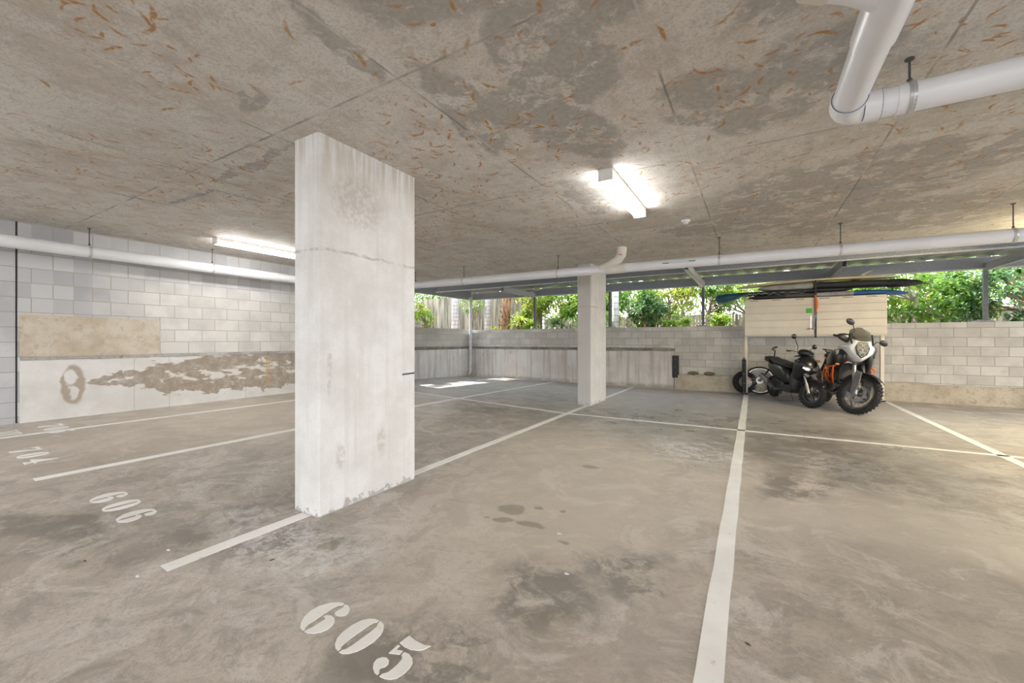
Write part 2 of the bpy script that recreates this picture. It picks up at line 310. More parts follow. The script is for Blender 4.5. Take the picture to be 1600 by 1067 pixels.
# ---------------------------------------------------------------- mesh helper
class MB:
    def __init__(s, M=None): s.v = []; s.f = []; s.M = M or Matrix()
    def add(s, vs, fs, M=None):
        o = len(s.v); T = s.M @ M if M is not None else s.M
        s.v += [T @ Vector(p) for p in vs]; s.f += [[i + o for i in f] for f in fs]; return s
    def box(s, c, sz, rot=None, top=None):
        x, y, z = [a / 2 for a in sz]; t = top or (1, 1)
        vs = [(-x, -y, -z), (x, -y, -z), (x, y, -z), (-x, y, -z), (-x * t[0], -y * t[1], z), (x * t[0], -y * t[1], z), (x * t[0], y * t[1], z), (-x * t[0], y * t[1], z)]
        M = Matrix.Translation(c) @ (Euler(rot).to_matrix().to_4x4() if rot else Matrix())
        return s.add(vs, [(0, 3, 2, 1), (4, 5, 6, 7), (0, 1, 5, 4), (1, 2, 6, 5), (2, 3, 7, 6), (3, 0, 4, 7)], M)
    def bx(s, x0, x1, y0, y1, z0, z1): return s.box(((x0 + x1) / 2, (y0 + y1) / 2, (z0 + z1) / 2), (x1 - x0, y1 - y0, z1 - z0))
    def tube(s, pts, r, seg=10, caps=True, closed=False):
        pts = [Vector(p) for p in pts]; n = len(pts); rs = r if isinstance(r, (list, tuple)) else [r] * n
        vs = []; prev = None
        for i, p in enumerate(pts):
            if closed: t = (pts[(i + 1) % n] - pts[i - 1])
            else: t = pts[min(i + 1, n - 1)] - pts[max(i - 1, 0)]
            t.normalize()
            if prev is None: a = t.orthogonal().normalized()
            else:
                a = prev - t * prev.dot(t); a = a.normalized() if a.length > 1e-6 else t.orthogonal().normalized()
            prev = a; b = t.cross(a)
            for k in range(seg):
                g = 2 * pi * k / seg; vs.append(p + (a * cos(g) + b * sin(g)) * rs[i])
        fs = []; m = n if closed else n - 1
        for i in range(m):
            j = (i + 1) % n
            for k in range(seg): k2 = (k + 1) % seg; fs.append((i * seg + k, i * seg + k2, j * seg + k2, j * seg + k))
        if caps and not closed: fs.append(tuple(range(seg))[::-1]); fs.append(tuple((n - 1) * seg + k for k in range(seg)))
        return s.add(vs, fs)
    def cyl(s, p0, p1, r0, r1=None, seg=16): return s.tube([p0, p1], [r0, r0 if r1 is None else r1], seg)
    def lathe(s, prof, c=(0, 0, 0), axis='y', seg=40, M=None, a0=0, a1=2 * pi):     # prof: (radius, offset along axis)
        vs = []; full = abs(a1 - a0 - 2 * pi) < 1e-6; ns = seg if full else seg + 1
        for i in range(ns):
            g = a0 + (a1 - a0) * i / seg
            for (r, h) in prof:
                if axis == 'y': vs.append((c[0] + r * cos(g), c[1] + h, c[2] + r * sin(g)))
                elif axis == 'z': vs.append((c[0] + r * cos(g), c[1] + r * sin(g), c[2] + h))
                else: vs.append((c[0] + h, c[1] + r * cos(g), c[2] + r * sin(g)))
        n = len(prof); fs = []
        for i in range(seg if full else seg):
            j = (i + 1) % ns
            for k in range(n - 1): fs.append((i * n + k, i * n + k + 1, j * n + k + 1, j * n + k))
        return s.add(vs, fs, M)
    def ring(s, c, rad, sec, seg=40, ss=10, axis='y', sy=1., M=None):               # torus, section stretched by sy along the axis
        prof = [(rad + sec * cos(2 * pi * k / ss), sec * sy * sin(2 * pi * k / ss)) for k in range(ss + 1)]
        return s.lathe(prof, c, axis, seg, M)
    def ball(s, c, r, seg=14, M=None):
        r = r if isinstance(r, (list, tuple)) else (r, r, r); vs = []; fs = []; h = seg // 2
        for i in range(h + 1):
            a = -pi / 2 + pi * i / h
            for k in range(seg): g = 2 * pi * k / seg; vs.append((c[0] + r[0] * cos(a) * cos(g), c[1] + r[1] * cos(a) * sin(g), c[2] + r[2] * sin(a)))
        for i in range(h):
            for k in range(seg): k2 = (k + 1) % seg; fs.append((i * seg + k, i * seg + k2, (i + 1) * seg + k2, (i + 1) * seg + k))
        return s.add(vs, fs, M)
    def loft(s, secs, seg=20):        # secs: (x, y, z, half width, half height, power[, tilt]) closed body along x
        vs = []
        for q in secs:
            x, y, z, hy, hz, pw = q[:6]; tilt = q[6] if len(q) > 6 else 0
            for k in range(seg):
                g = 2 * pi * k / seg; a, b = cos(g), sin(g)
                yy = math.copysign(abs(a) ** (2 / pw), a) * hy; zz = math.copysign(abs(b) ** (2 / pw), b) * hz
                vs.append((x + zz * sin(tilt), y + yy, z + zz * cos(tilt)))
        n = len(secs); fs = [(i * seg + k, i * seg + (k + 1) % seg, (i + 1) * seg + (k + 1) % seg, (i + 1) * seg + k) for i in range(n - 1) for k in range(seg)]
        fs += [tuple(range(seg))[::-1], tuple((n - 1) * seg + k for k in range(seg))]
        return s.add(vs, fs)
    def prism(s, poly, d, axis='y', taper=1., off=0., M=None):    # outline in xz (axis y), yz (axis x) or xy (axis z), centred thickness d
        n = len(poly); cx = sum(p[0] for p in poly) / n; cy = sum(p[1] for p in poly) / n; vs = []
        for sgn, t in ((-1, taper), (0, 1.), (1, taper)) if taper != 1 else ((-1, 1), (1, 1)):
            for (a, b) in poly:
                a = cx + (a - cx) * t; b = cy + (b - cy) * t; h = off + sgn * d / 2
                vs.append((a, h, b) if axis == 'y' else (h, a, b) if axis == 'x' else (a, b, h))
        L = 3 if taper != 1 else 2; fs = []
        for l in range(L - 1):
            for i in range(n): j = (i + 1) % n; fs.append((l * n + i, l * n + j, (l + 1) * n + j, (l + 1) * n + i))
        fs += [tuple(range(n))[::-1], tuple((L - 1) * n + i for i in range(n))]
        return s.add(vs, fs, M)
    def build(s, name, mat, parent=None, smooth=False, bevel=0, kind=None, sub=0, solid=0, loc=None):
        me = bpy.data.meshes.new(name); me.from_pydata([tuple(v) for v in s.v], [], s.f); me.update()
        bm = bmesh.new(); bm.from_mesh(me); bmesh.ops.recalc_face_normals(bm, faces=bm.faces); bm.to_mesh(me); bm.free()
        o = bpy.data.objects.new(name, me); COL.objects.link(o)
        if isinstance(mat, str): mat = MATS[mat]
        me.materials.append(mat)
        if smooth:
            me.polygons.foreach_set('use_smooth', [True] * len(me.polygons))
            if not sub:
                try: me.set_sharp_from_angle(angle=R(38))
                except Exception: pass
        if solid: md = o.modifiers.new('solid', 'SOLIDIFY'); md.thickness = solid; md.offset = 0
        if bevel: md = o.modifiers.new('bevel', 'BEVEL'); md.width = bevel; md.segments = 2; md.limit_method = 'ANGLE'
        if sub: md = o.modifiers.new('sub', 'SUBSURF'); md.levels = sub; md.render_levels = sub
        if parent: o.parent = parent
        if kind: o['kind'] = kind
        if loc: o.location = loc
        return o
def tag(o, label, cat, group=None, kind=None):
    o['label'] = label; o['category'] = cat
    if group: o['group'] = group
    if kind: o['kind'] = kind
    return o
def thing(name, label, cat, loc=(0, 0, 0), rotz=0, group=None):
    o = bpy.data.objects.new(name, None); COL.objects.link(o); o.location = loc; o.rotation_euler = (0, 0, rotz); o.empty_display_size = .1
    return tag(o, label, cat, group)
def struct(o): o['kind'] = 'structure'; return o
def zf(x, y):                     # floor height: level by the pillars, rising towards the left wall
    if x >= -3: return 0.
    return .045 * (-3 - x) * (1 - .75 * min(1, max(0, (y - 6) / 6)))
BLUE = [((-5.84, 2.08), (-4.9, 2.14), .03), ((-4.9, 2.14), (-4.86, 2.63), .02), ((-5.95, 1.59), (-5.92, 2.14), .02), ((-2.25, 5.39), (-1.47, 5.41), .02), ((.76, 5.54), (1.21, 5.49), .02), ((1.39, 5.56), (1.75, 5.51), .02), ((-4.93, 5.24), (-4.9, 5.61), .02), ((-4.57, 5.4), (-4.19, 5.4), .02)]
# ================================================================ the building shell
def grid(name, x0, x1, y0, y1, st, zfun, mat):
    nx = int(round((x1 - x0) / st)); ny = int(round((y1 - y0) / st)); b = MB()
    vs = [(x0 + (x1 - x0) * i / nx, y0 + (y1 - y0) * j / ny) for j in range(ny + 1) for i in range(nx + 1)]
    vs = [(x, y, zfun(x, y)) for x, y in vs]; n = len(vs)
    low = [(x, y, -.3) for x, y, z in vs]
    fs = [(j * (nx + 1) + i, j * (nx + 1) + i + 1, (j + 1) * (nx + 1) + i + 1, (j + 1) * (nx + 1) + i) for j in range(ny) for i in range(nx)]
    b.add(vs, fs)
    o = n; w = nx + 1; b.add([(x0, y0, -.3), (x1, y0, -.3), (x1, y1, -.3), (x0, y1, -.3)], [(0, 1, 2, 3)])
    return struct(b.build(name, mat))
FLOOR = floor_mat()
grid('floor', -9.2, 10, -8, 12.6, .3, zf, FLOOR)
b = MB(); s_ = [(-9.2, -8), (10, -8), (10, 9.1), (-6.9, 9.1), (-6.9, 8.2), (-9.2, 8.2)]
b.prism(s_, .26, 'z', off=CEIL + .13); struct(b.build('ceiling', ceiling_mat()))
BL = block_mat('wall_blocks_left', 1, 1.13, .28, (.64, .625, .60), (.76, .75, .725), (.42, .39, .35),
               cool=lambda n, q: n.mx(n.ss(n.m('ADD', q[1], n.mul(n.noise(n.pos(), 1.8, 3), 1.0)), 3.2, 2.5), n.mul(n.ss(q[2], 2.1, 2.45), .8)))
b = MB(); b.bx(-8.7, -8.45, 1.36, 8.25, -.2, CEIL); struct(b.build('wall_left', BL))
BS = block_mat('wall_blocks_stack', 1, .33, .95, (.52, .53, .56), (.62, .625, .65), (.36, .36, .37), bw=.9, bh=.2)
b = MB(); b.bx(-8.7, -8.45, -8, 1.34, -.2, CEIL); struct(b.build('wall_left_near', BS))
b = MB(); b.bx(-8.66, -8.48, 1.33, 1.37, 0, CEIL); struct(b.build('trim_1', simple('dark_joint', (.10, .09, .085), .9)))
b = MB(); b.bx(-8.55, -8.435, 1.375, 8.25, -.1, 1.08); struct(b.build('trim_2', dado_mat('dado_left', 1)))
b = MB()
for i in range(40):                                           # ragged mortar bed on top of the concrete dado
    y = 1.38 + i * .17; b.box((-8.45, y + .085, 1.105), (.05 + random.uniform(-.012, .014), .172, .05 + random.uniform(-.008, .012)), (0, 0, random.uniform(-.03, .03)))
struct(b.build('trim_3', rough_mat('mortar_bed', 1, (.40, .38, .36), (.55, .53, .50), (.22, .21, .20)), bevel=.004))
b = MB(); b.prism([(1.375, 1.13), (2.87, 1.13), (2.87, 1.67), (2.4, 1.69), (1.9, 1.70), (1.375, 1.71)], .09, 'x', off=-8.47)
struct(b.build('trim_4', rough_mat('rough_panel', 1, (.56, .48, .37), (.68, .62, .53), (.42, .36, .28))))
# low walls at the open end
BK = block_mat('wall_blocks_back', 0, .42, .08, (.56, .54, .50), (.74, .72, .68), (.30, .28, .25))
def yel(n, q): return n.mul(n.ss(q[0], 1.6, 3.2), 0)
b = MB(); b.bx(-9.2, 10, 12.3, 12.5, -.2, 1.74); struct(b.build('wall_back', BK))
b = MB(); b.bx(-9.2, -9.0, 8.0, 12.4, -.2, 1.76); struct(b.build('wall_left_low', block_mat('wall_blocks_low', 1, 1.16, .1, (.56, .54, .51), (.64, .62, .59), (.44, .41, .38))))
b = MB(); b.bx(-9.2, -8.4, 8.18, 8.3, -.2, CEIL); struct(b.build('wall_return', BL))
DB = dado_mat('dado_back', 0, 'back', (.62, .59, .56), (.76, .74, .72))
b = MB(); b.bx(-9.0, -1.92, 12.25, 12.4, -.1, 1.05); struct(b.build('trim_5', DB))
b = MB(); b.bx(-9.05, -8.95, 8.3, 12.3, -.1, 1.05); struct(b.build('trim_6', dado_mat('dado_low', 1, 'back', (.66, .66, .66), (.78, .78, .79))))
RM = rough_mat('dark_mortar', 0, (.20, .185, .17), (.34, .315, .285), (.12, .11, .10))
b = MB()
for i in range(36):
    x = -9.0 + i * .197; b.box((x + .098, 12.28, 1.095), (.2, .10 + random.uniform(-.02, .03), .085 + random.uniform(-.015, .015)), (0, 0, random.uniform(-.05, .05)))
struct(b.build('trim_7', RM, bevel=.006))
b = MB()
for i in range(20):
    y = 8.3 + i * .2; b.box((-8.985, y + .1, 1.095), (.08 + random.uniform(-.01, .02), .2, .08 + random.uniform(-.01, .01)))
struct(b.build('trim_8', RM, bevel=.006))
b = MB(); pts = [(-1.9, -.1)]; x = -1.9
while x < 10: pts.append((x, .40 + random.uniform(-.02, .025))); x += .23
pts += [(10, .41), (10, -.1)]
b.prism(pts, .12, 'y', off=12.27); struct(b.build('trim_9', rough_mat('footing', 0, (.44, .385, .30), (.60, .54, .44), (.27, .22, .16)), bevel=.01))
# ground and garden bed outside
GM = rough_mat('garden_soil', 0, (.16, .12, .08), (.26, .2, .13), (.09, .07, .05))
b = MB(); b.bx(-30, 30, 12.5, 40, 1.0, 1.55); b.bx(-30, -9.2, -10, 12.5, 1.0, 1.55); struct(b.build('ground', GM))

# ---------------------------------------------------------------- pillars
def pillar(x0, x1, y0, y1, label, nm, cool):
    b = MB(); z0 = -.05; c = .018
    poly = [(x0 + c, y0), (x1 - c, y0), (x1, y0 + c), (x1, y1 - c), (x1 - c, y1), (x0 + c, y1), (x0, y1 - c), (x0, y0 + c)]
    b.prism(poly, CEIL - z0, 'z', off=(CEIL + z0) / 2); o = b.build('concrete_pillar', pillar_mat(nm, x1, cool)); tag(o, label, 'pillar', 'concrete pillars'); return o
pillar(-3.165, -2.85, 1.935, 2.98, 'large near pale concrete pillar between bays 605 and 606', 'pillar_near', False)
pillar(-3.19, -2.88, 8.12, 9.1, 'smaller far concrete pillar with a grey end, near the back wall', 'pillar_far', True)

# ---------------------------------------------------------------- floor paint
PAINT = paint_mat()
def line(x0, y0, x1, y1, w_, label):
    L = math.hypot(x1 - x0, y1 - y0); n = max(2, int(L / .3)); dx, dy = (x1 - x0) / L, (y1 - y0) / L; b = MB(); vs = []
    for i in range(n + 1):
        t = L * i / n; e = .003 * sin(i * 2.1)
        for s in (-1, 1):
            x = x0 + dx * t - dy * s * (w_ / 2 + e * s); y = y0 + dy * t + dx * s * (w_ / 2 + e * s)
            vs += [(x, y, zf(x, y) + .0035), (x, y, zf(x, y) - .004)]
    fs = []
    for i in range(n):
        a = i * 4; c = a + 4; fs += [(a, a + 2, c + 2, c), (a + 1, c + 1, c + 3, a + 3), (a, c, c + 1, a + 1), (a + 2, a + 3, c + 3, c + 2)]
    fs += [(0, 1, 3, 2), (n * 4, n * 4 + 2, n * 4 + 3, n * 4 + 1)]
    b.add(vs, fs); return tag(b.build('painted_line', PAINT), label, 'floor line', 'painted bay lines')
line(-.155, -1.5, -.155, 11.78, .104, 'white painted line in the foreground running back to the left cabinet leg')
line(2.52, 6.0 - 7.5, 2.52, 12.1, .104, 'white painted line at the right running back to the right cabinet leg')
line(-3.0, 1.04, -2.99, 1.93, .105, 'short white painted line in front of the near pillar')
line(-2.97, 2.99, -2.97, 8.1, .10, 'white painted line between the two pillars')
line(-3.0, 9.12, -3.0, 12.2, .10, 'white painted line behind the far pillar')
line(-5.5, .98, -5.5, 12.2, .095, 'white painted line between numbers 606 and 704')
line(-7.6, .2, -7.55, 8.0, .075, 'white painted line nearest the left wall')
line(-8.4, 7.05, 9.5, 7.05, .075, 'long thin white painted line crossing all the bays')
line(-8.3, 5.3, -7.6, 5.3, .07, 'tiny crosswise white line beside the left wall')
GL = {'6': [[(0.097, 0.001), (0.068, 0.007), (0.041, 0.028), (0.014, 0.061), (0.0, 0.104), (0.004, 0.152), (0.029, 0.192), (0.065, 0.219), (0.097, 0.226), (0.1, 0.212), (0.083, 0.201), (0.076, 0.174), (0.079, 0.124), (0.081, 0.074), (0.081, 0.037), (0.088, 0.019), (0.099, 0.01)], [(0.11, 0.0), (0.111, 0.018), (0.117, 0.036), (0.117, 0.065), (0.117, 0.101), (0.109, 0.109), (0.095, 0.109), (0.097, 0.123), (0.119, 0.133), (0.148, 0.13), (0.171, 0.116), (0.186, 0.095), (0.19, 0.065), (0.18, 0.036), (0.157, 0.014), (0.134, 0.002)], [(0.108, 0.224), (0.132, 0.224), (0.158, 0.212), (0.177, 0.188), (0.177, 0.167), (0.162, 0.152), (0.139, 0.146), (0.12, 0.152), (0.115, 0.164), (0.118, 0.186), (0.119, 0.203), (0.109, 0.213)]],
      '0': [[(0.084, 0.003), (0.059, 0.008), (0.036, 0.022), (0.013, 0.051), (0.001, 0.091), (0.0, 0.14), (0.011, 0.184), (0.035, 0.213), (0.059, 0.225), (0.083, 0.226), (0.085, 0.214), (0.075, 0.203), (0.07, 0.178), (0.068, 0.117), (0.067, 0.063), (0.074, 0.026), (0.082, 0.018)], [(0.094, 0.0), (0.095, 0.015), (0.104, 0.025), (0.109, 0.05), (0.111, 0.112), (0.112, 0.164), (0.108, 0.197), (0.098, 0.209), (0.093, 0.226), (0.109, 0.226), (0.133, 0.215), (0.156, 0.189), (0.168, 0.162), (0.174, 0.12), (0.169, 0.079), (0.156, 0.041), (0.135, 0.015), (0.114, 0.003)]],
      '5': [[(0.019, 0.227), (0.014, 0.173), (0.049, 0.167), (0.085, 0.169), (0.117, 0.181), (0.134, 0.198), (0.146, 0.229), (0.115, 0.218), (0.071, 0.218)], [(0.016, 0.16), (0.029, 0.161), (0.030, 0.136), (0.062, 0.146), (0.065, 0.124), (0.041, 0.115), (0.018, 0.105)], [(0.072, 0.144), (0.097, 0.146), (0.126, 0.136), (0.147, 0.117), (0.154, 0.093), (0.155, 0.061), (0.147, 0.03), (0.13, 0.012), (0.104, 0.002), (0.08, 0.0), (0.08, 0.014), (0.094, 0.032), (0.098, 0.071), (0.093, 0.108), (0.083, 0.121), (0.074, 0.125)], [(0.066, 0.001), (0.047, 0.003), (0.023, 0.016), (0.006, 0.034), (0.0, 0.056), (0.012, 0.075), (0.031, 0.083), (0.051, 0.077), (0.063, 0.062), (0.062, 0.045), (0.050, 0.030), (0.057, 0.019), (0.065, 0.012)]],
      '7': [[(0, .227), (.012, .165), (.04, .19), (.08, .185), (.12, .19), (.165, .227), (.13, .21), (.09, .222), (.04, .215)], [(.165, .215), (.135, .13), (.115, .06), (.11, 0), (.05, 0), (.055, .05), (.085, .11), (.13, .175)]],
      '4': [[(.125, .227), (.125, .075), (.17, .075), (.17, .058), (.125, .058), (.125, .02), (.15, .012), (.15, 0), (.065, 0), (.065, .012), (.085, .02), (.085, .058), (0, .058), (0, .07), (.115, .227)], ],
      'V': [[(0, .30), (.06, .30), (.06, .285), (.045, .28), (.10, .06), (.085, 0), (.015, .28), (0, .285)], [(.12, .30), (.18, .30), (.18, .285), (.165, .28), (.105, .0), (.095, .0), (.112, .06), (.14, .28), (.12, .285)]],
      'I': [[(0, .30), (.08, .30), (.08, .285), (.06, .28), (.06, .02), (.08, .015), (.08, 0), (0, 0), (0, .015), (.02, .02), (.02, .28), (0, .285)]]}
def tri_poly(p):
    from mathutils.geometry import tessellate_polygon
    return tessellate_polygon([[Vector((a, b, 0)) for a, b in p]])
def number(txt, x, y, pitch, label, sc=1., nm='painted_number'):
    t = thing(nm, label, 'floor number', (x, y, zf(x, y)), 0, 'stencilled bay numbers')
    for i, ch in enumerate(txt):
        b = MB()
        for p in GL[ch]:
            q = [(i * pitch + a * sc, c * sc) for a, c in p]; n = len(q)
            up = [(a, c, zf(x + a, y + c) - zf(x, y) + .003) for a, c in q]; lo = [(a, c, h - .003) for a, c, h in up]
            tr = [tuple(k) for k in tri_poly(q)]
            b.add(up + lo, tr + [tuple(v + n for v in k)[::-1] for k in tr] + [(k, (k + 1) % n, (k + 1) % n + n, k + n) for k in range(n)])
        b.build('digit' if ch.isdigit() else 'letter', PAINT, t)
    return t
number('605', -1.903, 1.147, .265, 'white stencilled number 605 large in the foreground')
number('606', -4.64, 1.10, .285, 'white stencilled number 606 left of the near pillar')
number('704', -6.84, 1.03, .285, 'white stencilled number 704 at the left edge')
number('705', -8.08, 1.46, .225, 'white stencilled number 705 right by the left wall')
number('VI', -7.98, .98, .2, 'white stencilled letters cut off at the left edge beside the wall', nm='painted_letters')

# ---------------------------------------------------------------- ceiling lamps and detector
DIFF = emit_mat('lamp_diffuser', (1, .98, .95), LAMP); DIFW = emit_mat('added_lamp_warm', (1, .83, .50), LAMP * 4.5)
LB = simple('lamp_housing', (.78, .78, .77), .4, 0, .03)
def lamp(x, y, label, Lh=1.35, mat=None):
    t = thing('ceiling_lamp', label, 'lamp', (x, y, CEIL), 0, 'batten ceiling lamps')
    b = MB(); b.bx(-.066, .066, .006, Lh - .006, -.052, 0); b.build('housing', LB, t, bevel=.004)
    b = MB(); p = [(-.064, -.05), (.064, -.05), (.064, -.088), (.048, -.104), (-.048, -.104), (-.064, -.088)]
    b.add([(a, yy, z) for yy in (.02, Lh - .02) for a, z in p], [tuple(range(6))[::-1], tuple(range(6, 12))] + [(k, (k + 1) % 6, (k + 1) % 6 + 6, k + 6) for k in range(6)])
    b.build('diffuser', mat or DIFF, t, smooth=True)
    for yy in (0, Lh - .02):
        b = MB(); b.bx(-.07, .07, yy, yy + .02, -.108, -.001); b.build('end_cap', LB, t, bevel=.004)
    return t
lamp(-1.18, 3.7, 'long white batten lamp glowing on the ceiling right of the near pillar')
lamp(-7.13, 3.1, 'long white batten lamp near the left wall, half behind the near pillar')
lamp(3.65, 7.35, 'added warm white batten lamp, unseen beyond the right edge of view', mat=DIFW)  # lamp added to brighten the cabinet and warm the right wall
for x, y, lb in [(4.7, 4.2, 'batten lamp on the ceiling to the right of the viewpoint'), (-1.18, -3.2, 'batten lamp on the ceiling straight behind the viewpoint'), (-7.13, -2.4, 'batten lamp over the left lane behind the viewpoint'), (4.7, -1.5, 'batten lamp behind and to the right of the viewpoint'), (-5.2, -.9, 'batten lamp over bay 704 side behind the viewpoint'), (1.8, -.9, 'batten lamp nearest behind the viewpoint')]:  # lamps outside the view, added as fill light for the interior
    lamp(x, y, 'added unseen long white ' + lb)
t = thing('smoke_detector', 'small round white smoke detector on the ceiling beside the lamp', 'smoke detector', (-.77, 5.83, CEIL))
b = MB(); b.lathe([(0, 0), (.055, 0), (.055, -.018), (.045, -.028), (0, -.028)], axis='z', seg=24); b.build('base', 'lamp_housing' if 'lamp_housing' in MATS else LB, t, True)
b = MB(); b.lathe([(0, -.028), (.036, -.028), (.032, -.05), (.02, -.058), (0, -.058)], axis='z', seg=24); b.build('sensor_head', simple('detector_head', (.62, .62, .61), .4), t, True)

# ---------------------------------------------------------------- drain pipes
PVC = simple('white_pvc_pipe', (.80, .815, .86), .28, 0, .03, 3); PVC2 = simple('aged_pvc_fitting', (.70, .675, .62), .35, 0, .06, 4)
STEELD = simple('dark_steel_rod', (.10, .10, .10), .5, .6); BLUEP = simple('galvanised_strap', (.60, .61, .63), .35, .5)
def pipe_obj(nm, pts, r, label, joints=(), couplers=(), mat=None):
    t = thing(nm, label, 'pipe', pts[0]); o = Vector(pts[0]); b = MB(); b.tube([Vector(p) - o for p in pts], r, 24); b.build('pipe_run', mat or PVC, t, True)
    for p, d, L, k in couplers:
        b = MB(); p = Vector(p) - o; d = Vector(d).normalized(); b.tube([p - d * L / 2, p + d * L / 2], r * k, 24); b.build('coupling', PVC2 if k > 1.06 else (mat or PVC), t, True)
    return t, o
def hangers(t, o, items, r):
    for (x, y, z, ax) in items:
        p = Vector((x, y, z)) - o; b = MB(); b.ring(p, r + .003, .006, 24, 6, ax, 3.0); h = b.build('clamp', BLUEP, t, True)
        b = MB(); b.cyl(p + Vector((0, 0, r)), p + Vector((0, 0, CEIL - z)), .006, seg=8); b.ball(p + Vector((0, 0, r + .02)), .014, 8); b.cyl(p + Vector((0, 0, CEIL - z - .008)), p + Vector((0, 0, CEIL - z)), .022, seg=12); b.build('hanger_rod', STEELD, t, True)
zc = lambda x: 2.60 - (x + 2) * .007
t, o = pipe_obj('drain_pipe', [(-8.02, 7.05, zc(-8.1)), (10, 7.05, zc(10))], .08, 'long white drain pipe hung under the ceiling across the back of the bays', couplers=[((-2.05, 7.05, zc(-2)), (1, 0, 0), .34, 1.09), ((-.9 + .02, 7.05, zc(-.9)), (1, 0, 0), .02, 1.03), ((-3.0, 7.05, zc(-3)), (1, 0, 0), .02, 1.03), ((1.9, 7.05, zc(2)), (1, 0, 0), .02, 1.03)])
hangers(t, o, [(x, 7.05, zc(x), 'x') for x in (-6.75, -5.35, -2.55 - .6, -.45, 1.02, 2.6, 4.2)], .08)
b = MB(); b.tube([Vector((-2.36, 7.05, zc(-2))) - o, Vector((-2.12, 7.0, 2.68)) - o, Vector((-2.0, 6.98, 2.74)) - o, Vector((-1.94, 6.97, 2.82)) - o, Vector((-1.93, 6.97, 2.94)) - o], [.075, .078, .08, .082, .082], 20); el = b.build('branch_elbow', PVC2, t, True)
b = MB(); b.box(Vector((-1.93, 6.888, 2.80)) - o, (.05, .004, .012)); b.build('red_marking', simple('red_print', (.55, .05, .04), .5), t)
for gx in (-1.22, -.83): b = MB(); b.box(Vector((gx, 6.968, 2.60)) - o, (.10, .004, .014)); b.build('green_marking', simple('green_print', (.03, .22, .12), .5), t)
b = MB(); b.box(Vector((-1.02, 6.97, 2.598)) - o, (.26, .004, .010)); b.build('grey_marking', simple('grey_print', (.45, .52, .48), .5), t)
t, o = pipe_obj('drain_pipe', [(-8.1, -4, 2.61), (-8.1, 6.97, 2.60), (-8.07, 7.04, 2.62)], .083, 'white drain pipe running along the top of the left block wall', couplers=[((-8.1, 1.42, 2.607), (0, 1, 0), .02, 1.04), ((-8.1, 4.6, 2.602), (0, 1, 0), .02, 1.03)])
hangers(t, o, [(-8.1, y, 2.606, 'y') for y in (.45, 1.96, 3.49, 5.0)], .083)
# pipe with elbow and branch, upper right
t = thing('drain_pipe', 'white drain pipe with an elbow and branch high at the upper right', 'pipe', (.47, 3.13, 2.72)); o = Vector((.47, 3.13, 2.72)); r = .078
b = MB(); b.cyl((.13, 0, 0), (9, 0, .03), r, seg=28); b.build('pipe_run', PVC, t, True)
b = MB(); b.cyl((0, -.14, 0), (0, -5, .0), r, seg=28); b.build('pipe_run', PVC, t, True)
b = MB(); arc = [(.16, 0, 0), (.10, 0, 0)] + [(.10 - .10 * sin(a), -.10 + .10 * cos(a), 0) for a in [R(15 * k) for k in range(1, 6)]] + [(0, -.10, 0), (0, -.17, 0)]
b.tube(arc, r * 1.09, 28); e_ = b.build('elbow', PVC, t, True)
b = MB(); b.cyl((.23, 0, 0), (.30, 0, 0), r * 1.03, seg=28); b.build('coupling', PVC, t, True)
for p, ax in [((.16, 0, 0), 'x'), ((.30, 0, 0), 'x'), ((.08, -.02, 0), 'x'), ((0, -.17, 0), 'y'), ((0, -.74, 0), 'y')]:
    b = MB(); b.ring(p, r * 1.06, .0025, 28, 5, ax); b.build('glue_seam', simple('glue_seam', (.12, .13, .2), .6), t, True)
b = MB(); b.cyl((0, -.70, 0), (0, -1.16, 0), r * 1.10, seg=28); b.tube([(0, -1.0, 0), (-.10, -.90 - .18, .03), (-.26, -1.26 + .1, .06)][:1] + [(-.12, -1.08, .03), (-.24, -1.14, .05)], r * 1.02, 24); b.build('branch_fitting', PVC, t, True)
b = MB(); b.cyl((-.20, -1.12, .045), (-.28, -1.16, .06), r * 1.12, seg=24); b.tube([(-.24, -1.14, .05), (-.5, -1.27, .1), (-.56, -1.3, .14), (-.57, -1.31, .22)], r * .98, 24); b.build('branch_pipe', PVC2, t, True)
hangers(t, o, [(.76, 3.13, 2.72, 'x'), (2.6, 3.13, 2.725, 'x')], r)
# downpipe in the back corner
t = thing('downpipe', 'grey white downpipe standing in the back left corner of the low walls', 'pipe', (-8.82, 12.02, .05))
b = MB(); b.tube([(0, 0, 2.86), (0, 0, .22), (-.02, -.02, .14), (-.07, -.05, .09)], .055, 20); b.build('pipe_run', simple('grey_pvc', (.62, .63, .66), .35), t, True)
for z in (.36, 1.55):
    b = MB(); b.bx(-.08, .08, -.02, .24, z, z + .03); b.build('bracket', BLUEP, t)
b = MB(); b.cyl((0, 0, 2.72), (0, 0, 2.84), .068, seg=20); b.build('coupling', simple('grey_pvc', (.62, .63, .66), .35), t, True)

# ---------------------------------------------------------------- steel roof over the back of the bays
SG = simple('galvanised_purlin', (.40, .43, .48), .45, .2, .35, 90); SL = simple('galvanised_flange', (.70, .71, .73), .4, .1, .1, 30); SDK = simple('grey_steel_post', (.16, .17, .19), .5, .2)
def cbeam(nm, x0, x1, y, z0, h, label, axis='x'):
    t = thing(nm, label, 'beam', (x0, y, z0) if axis == 'x' else (y, x0, z0)); L = x1 - x0; b = MB()
    f = (lambda a0, a1, c0, c1, z_0, z_1: b.bx(a0, a1, c0, c1, z_0, z_1)) if axis == 'x' else (lambda a0, a1, c0, c1, z_0, z_1: b.bx(c0, c1, a0, a1, z_0, z_1))
    f(0, L, -.002, .002, .0, h); b.build('web', SG, t); b = MB()
    f(0, L, -.075, 0, 0, .006); f(0, L, -.075, 0, h - .006, h); f(0, L, -.078, -.073, 0, .02); b.build('flange', SL, t); return t
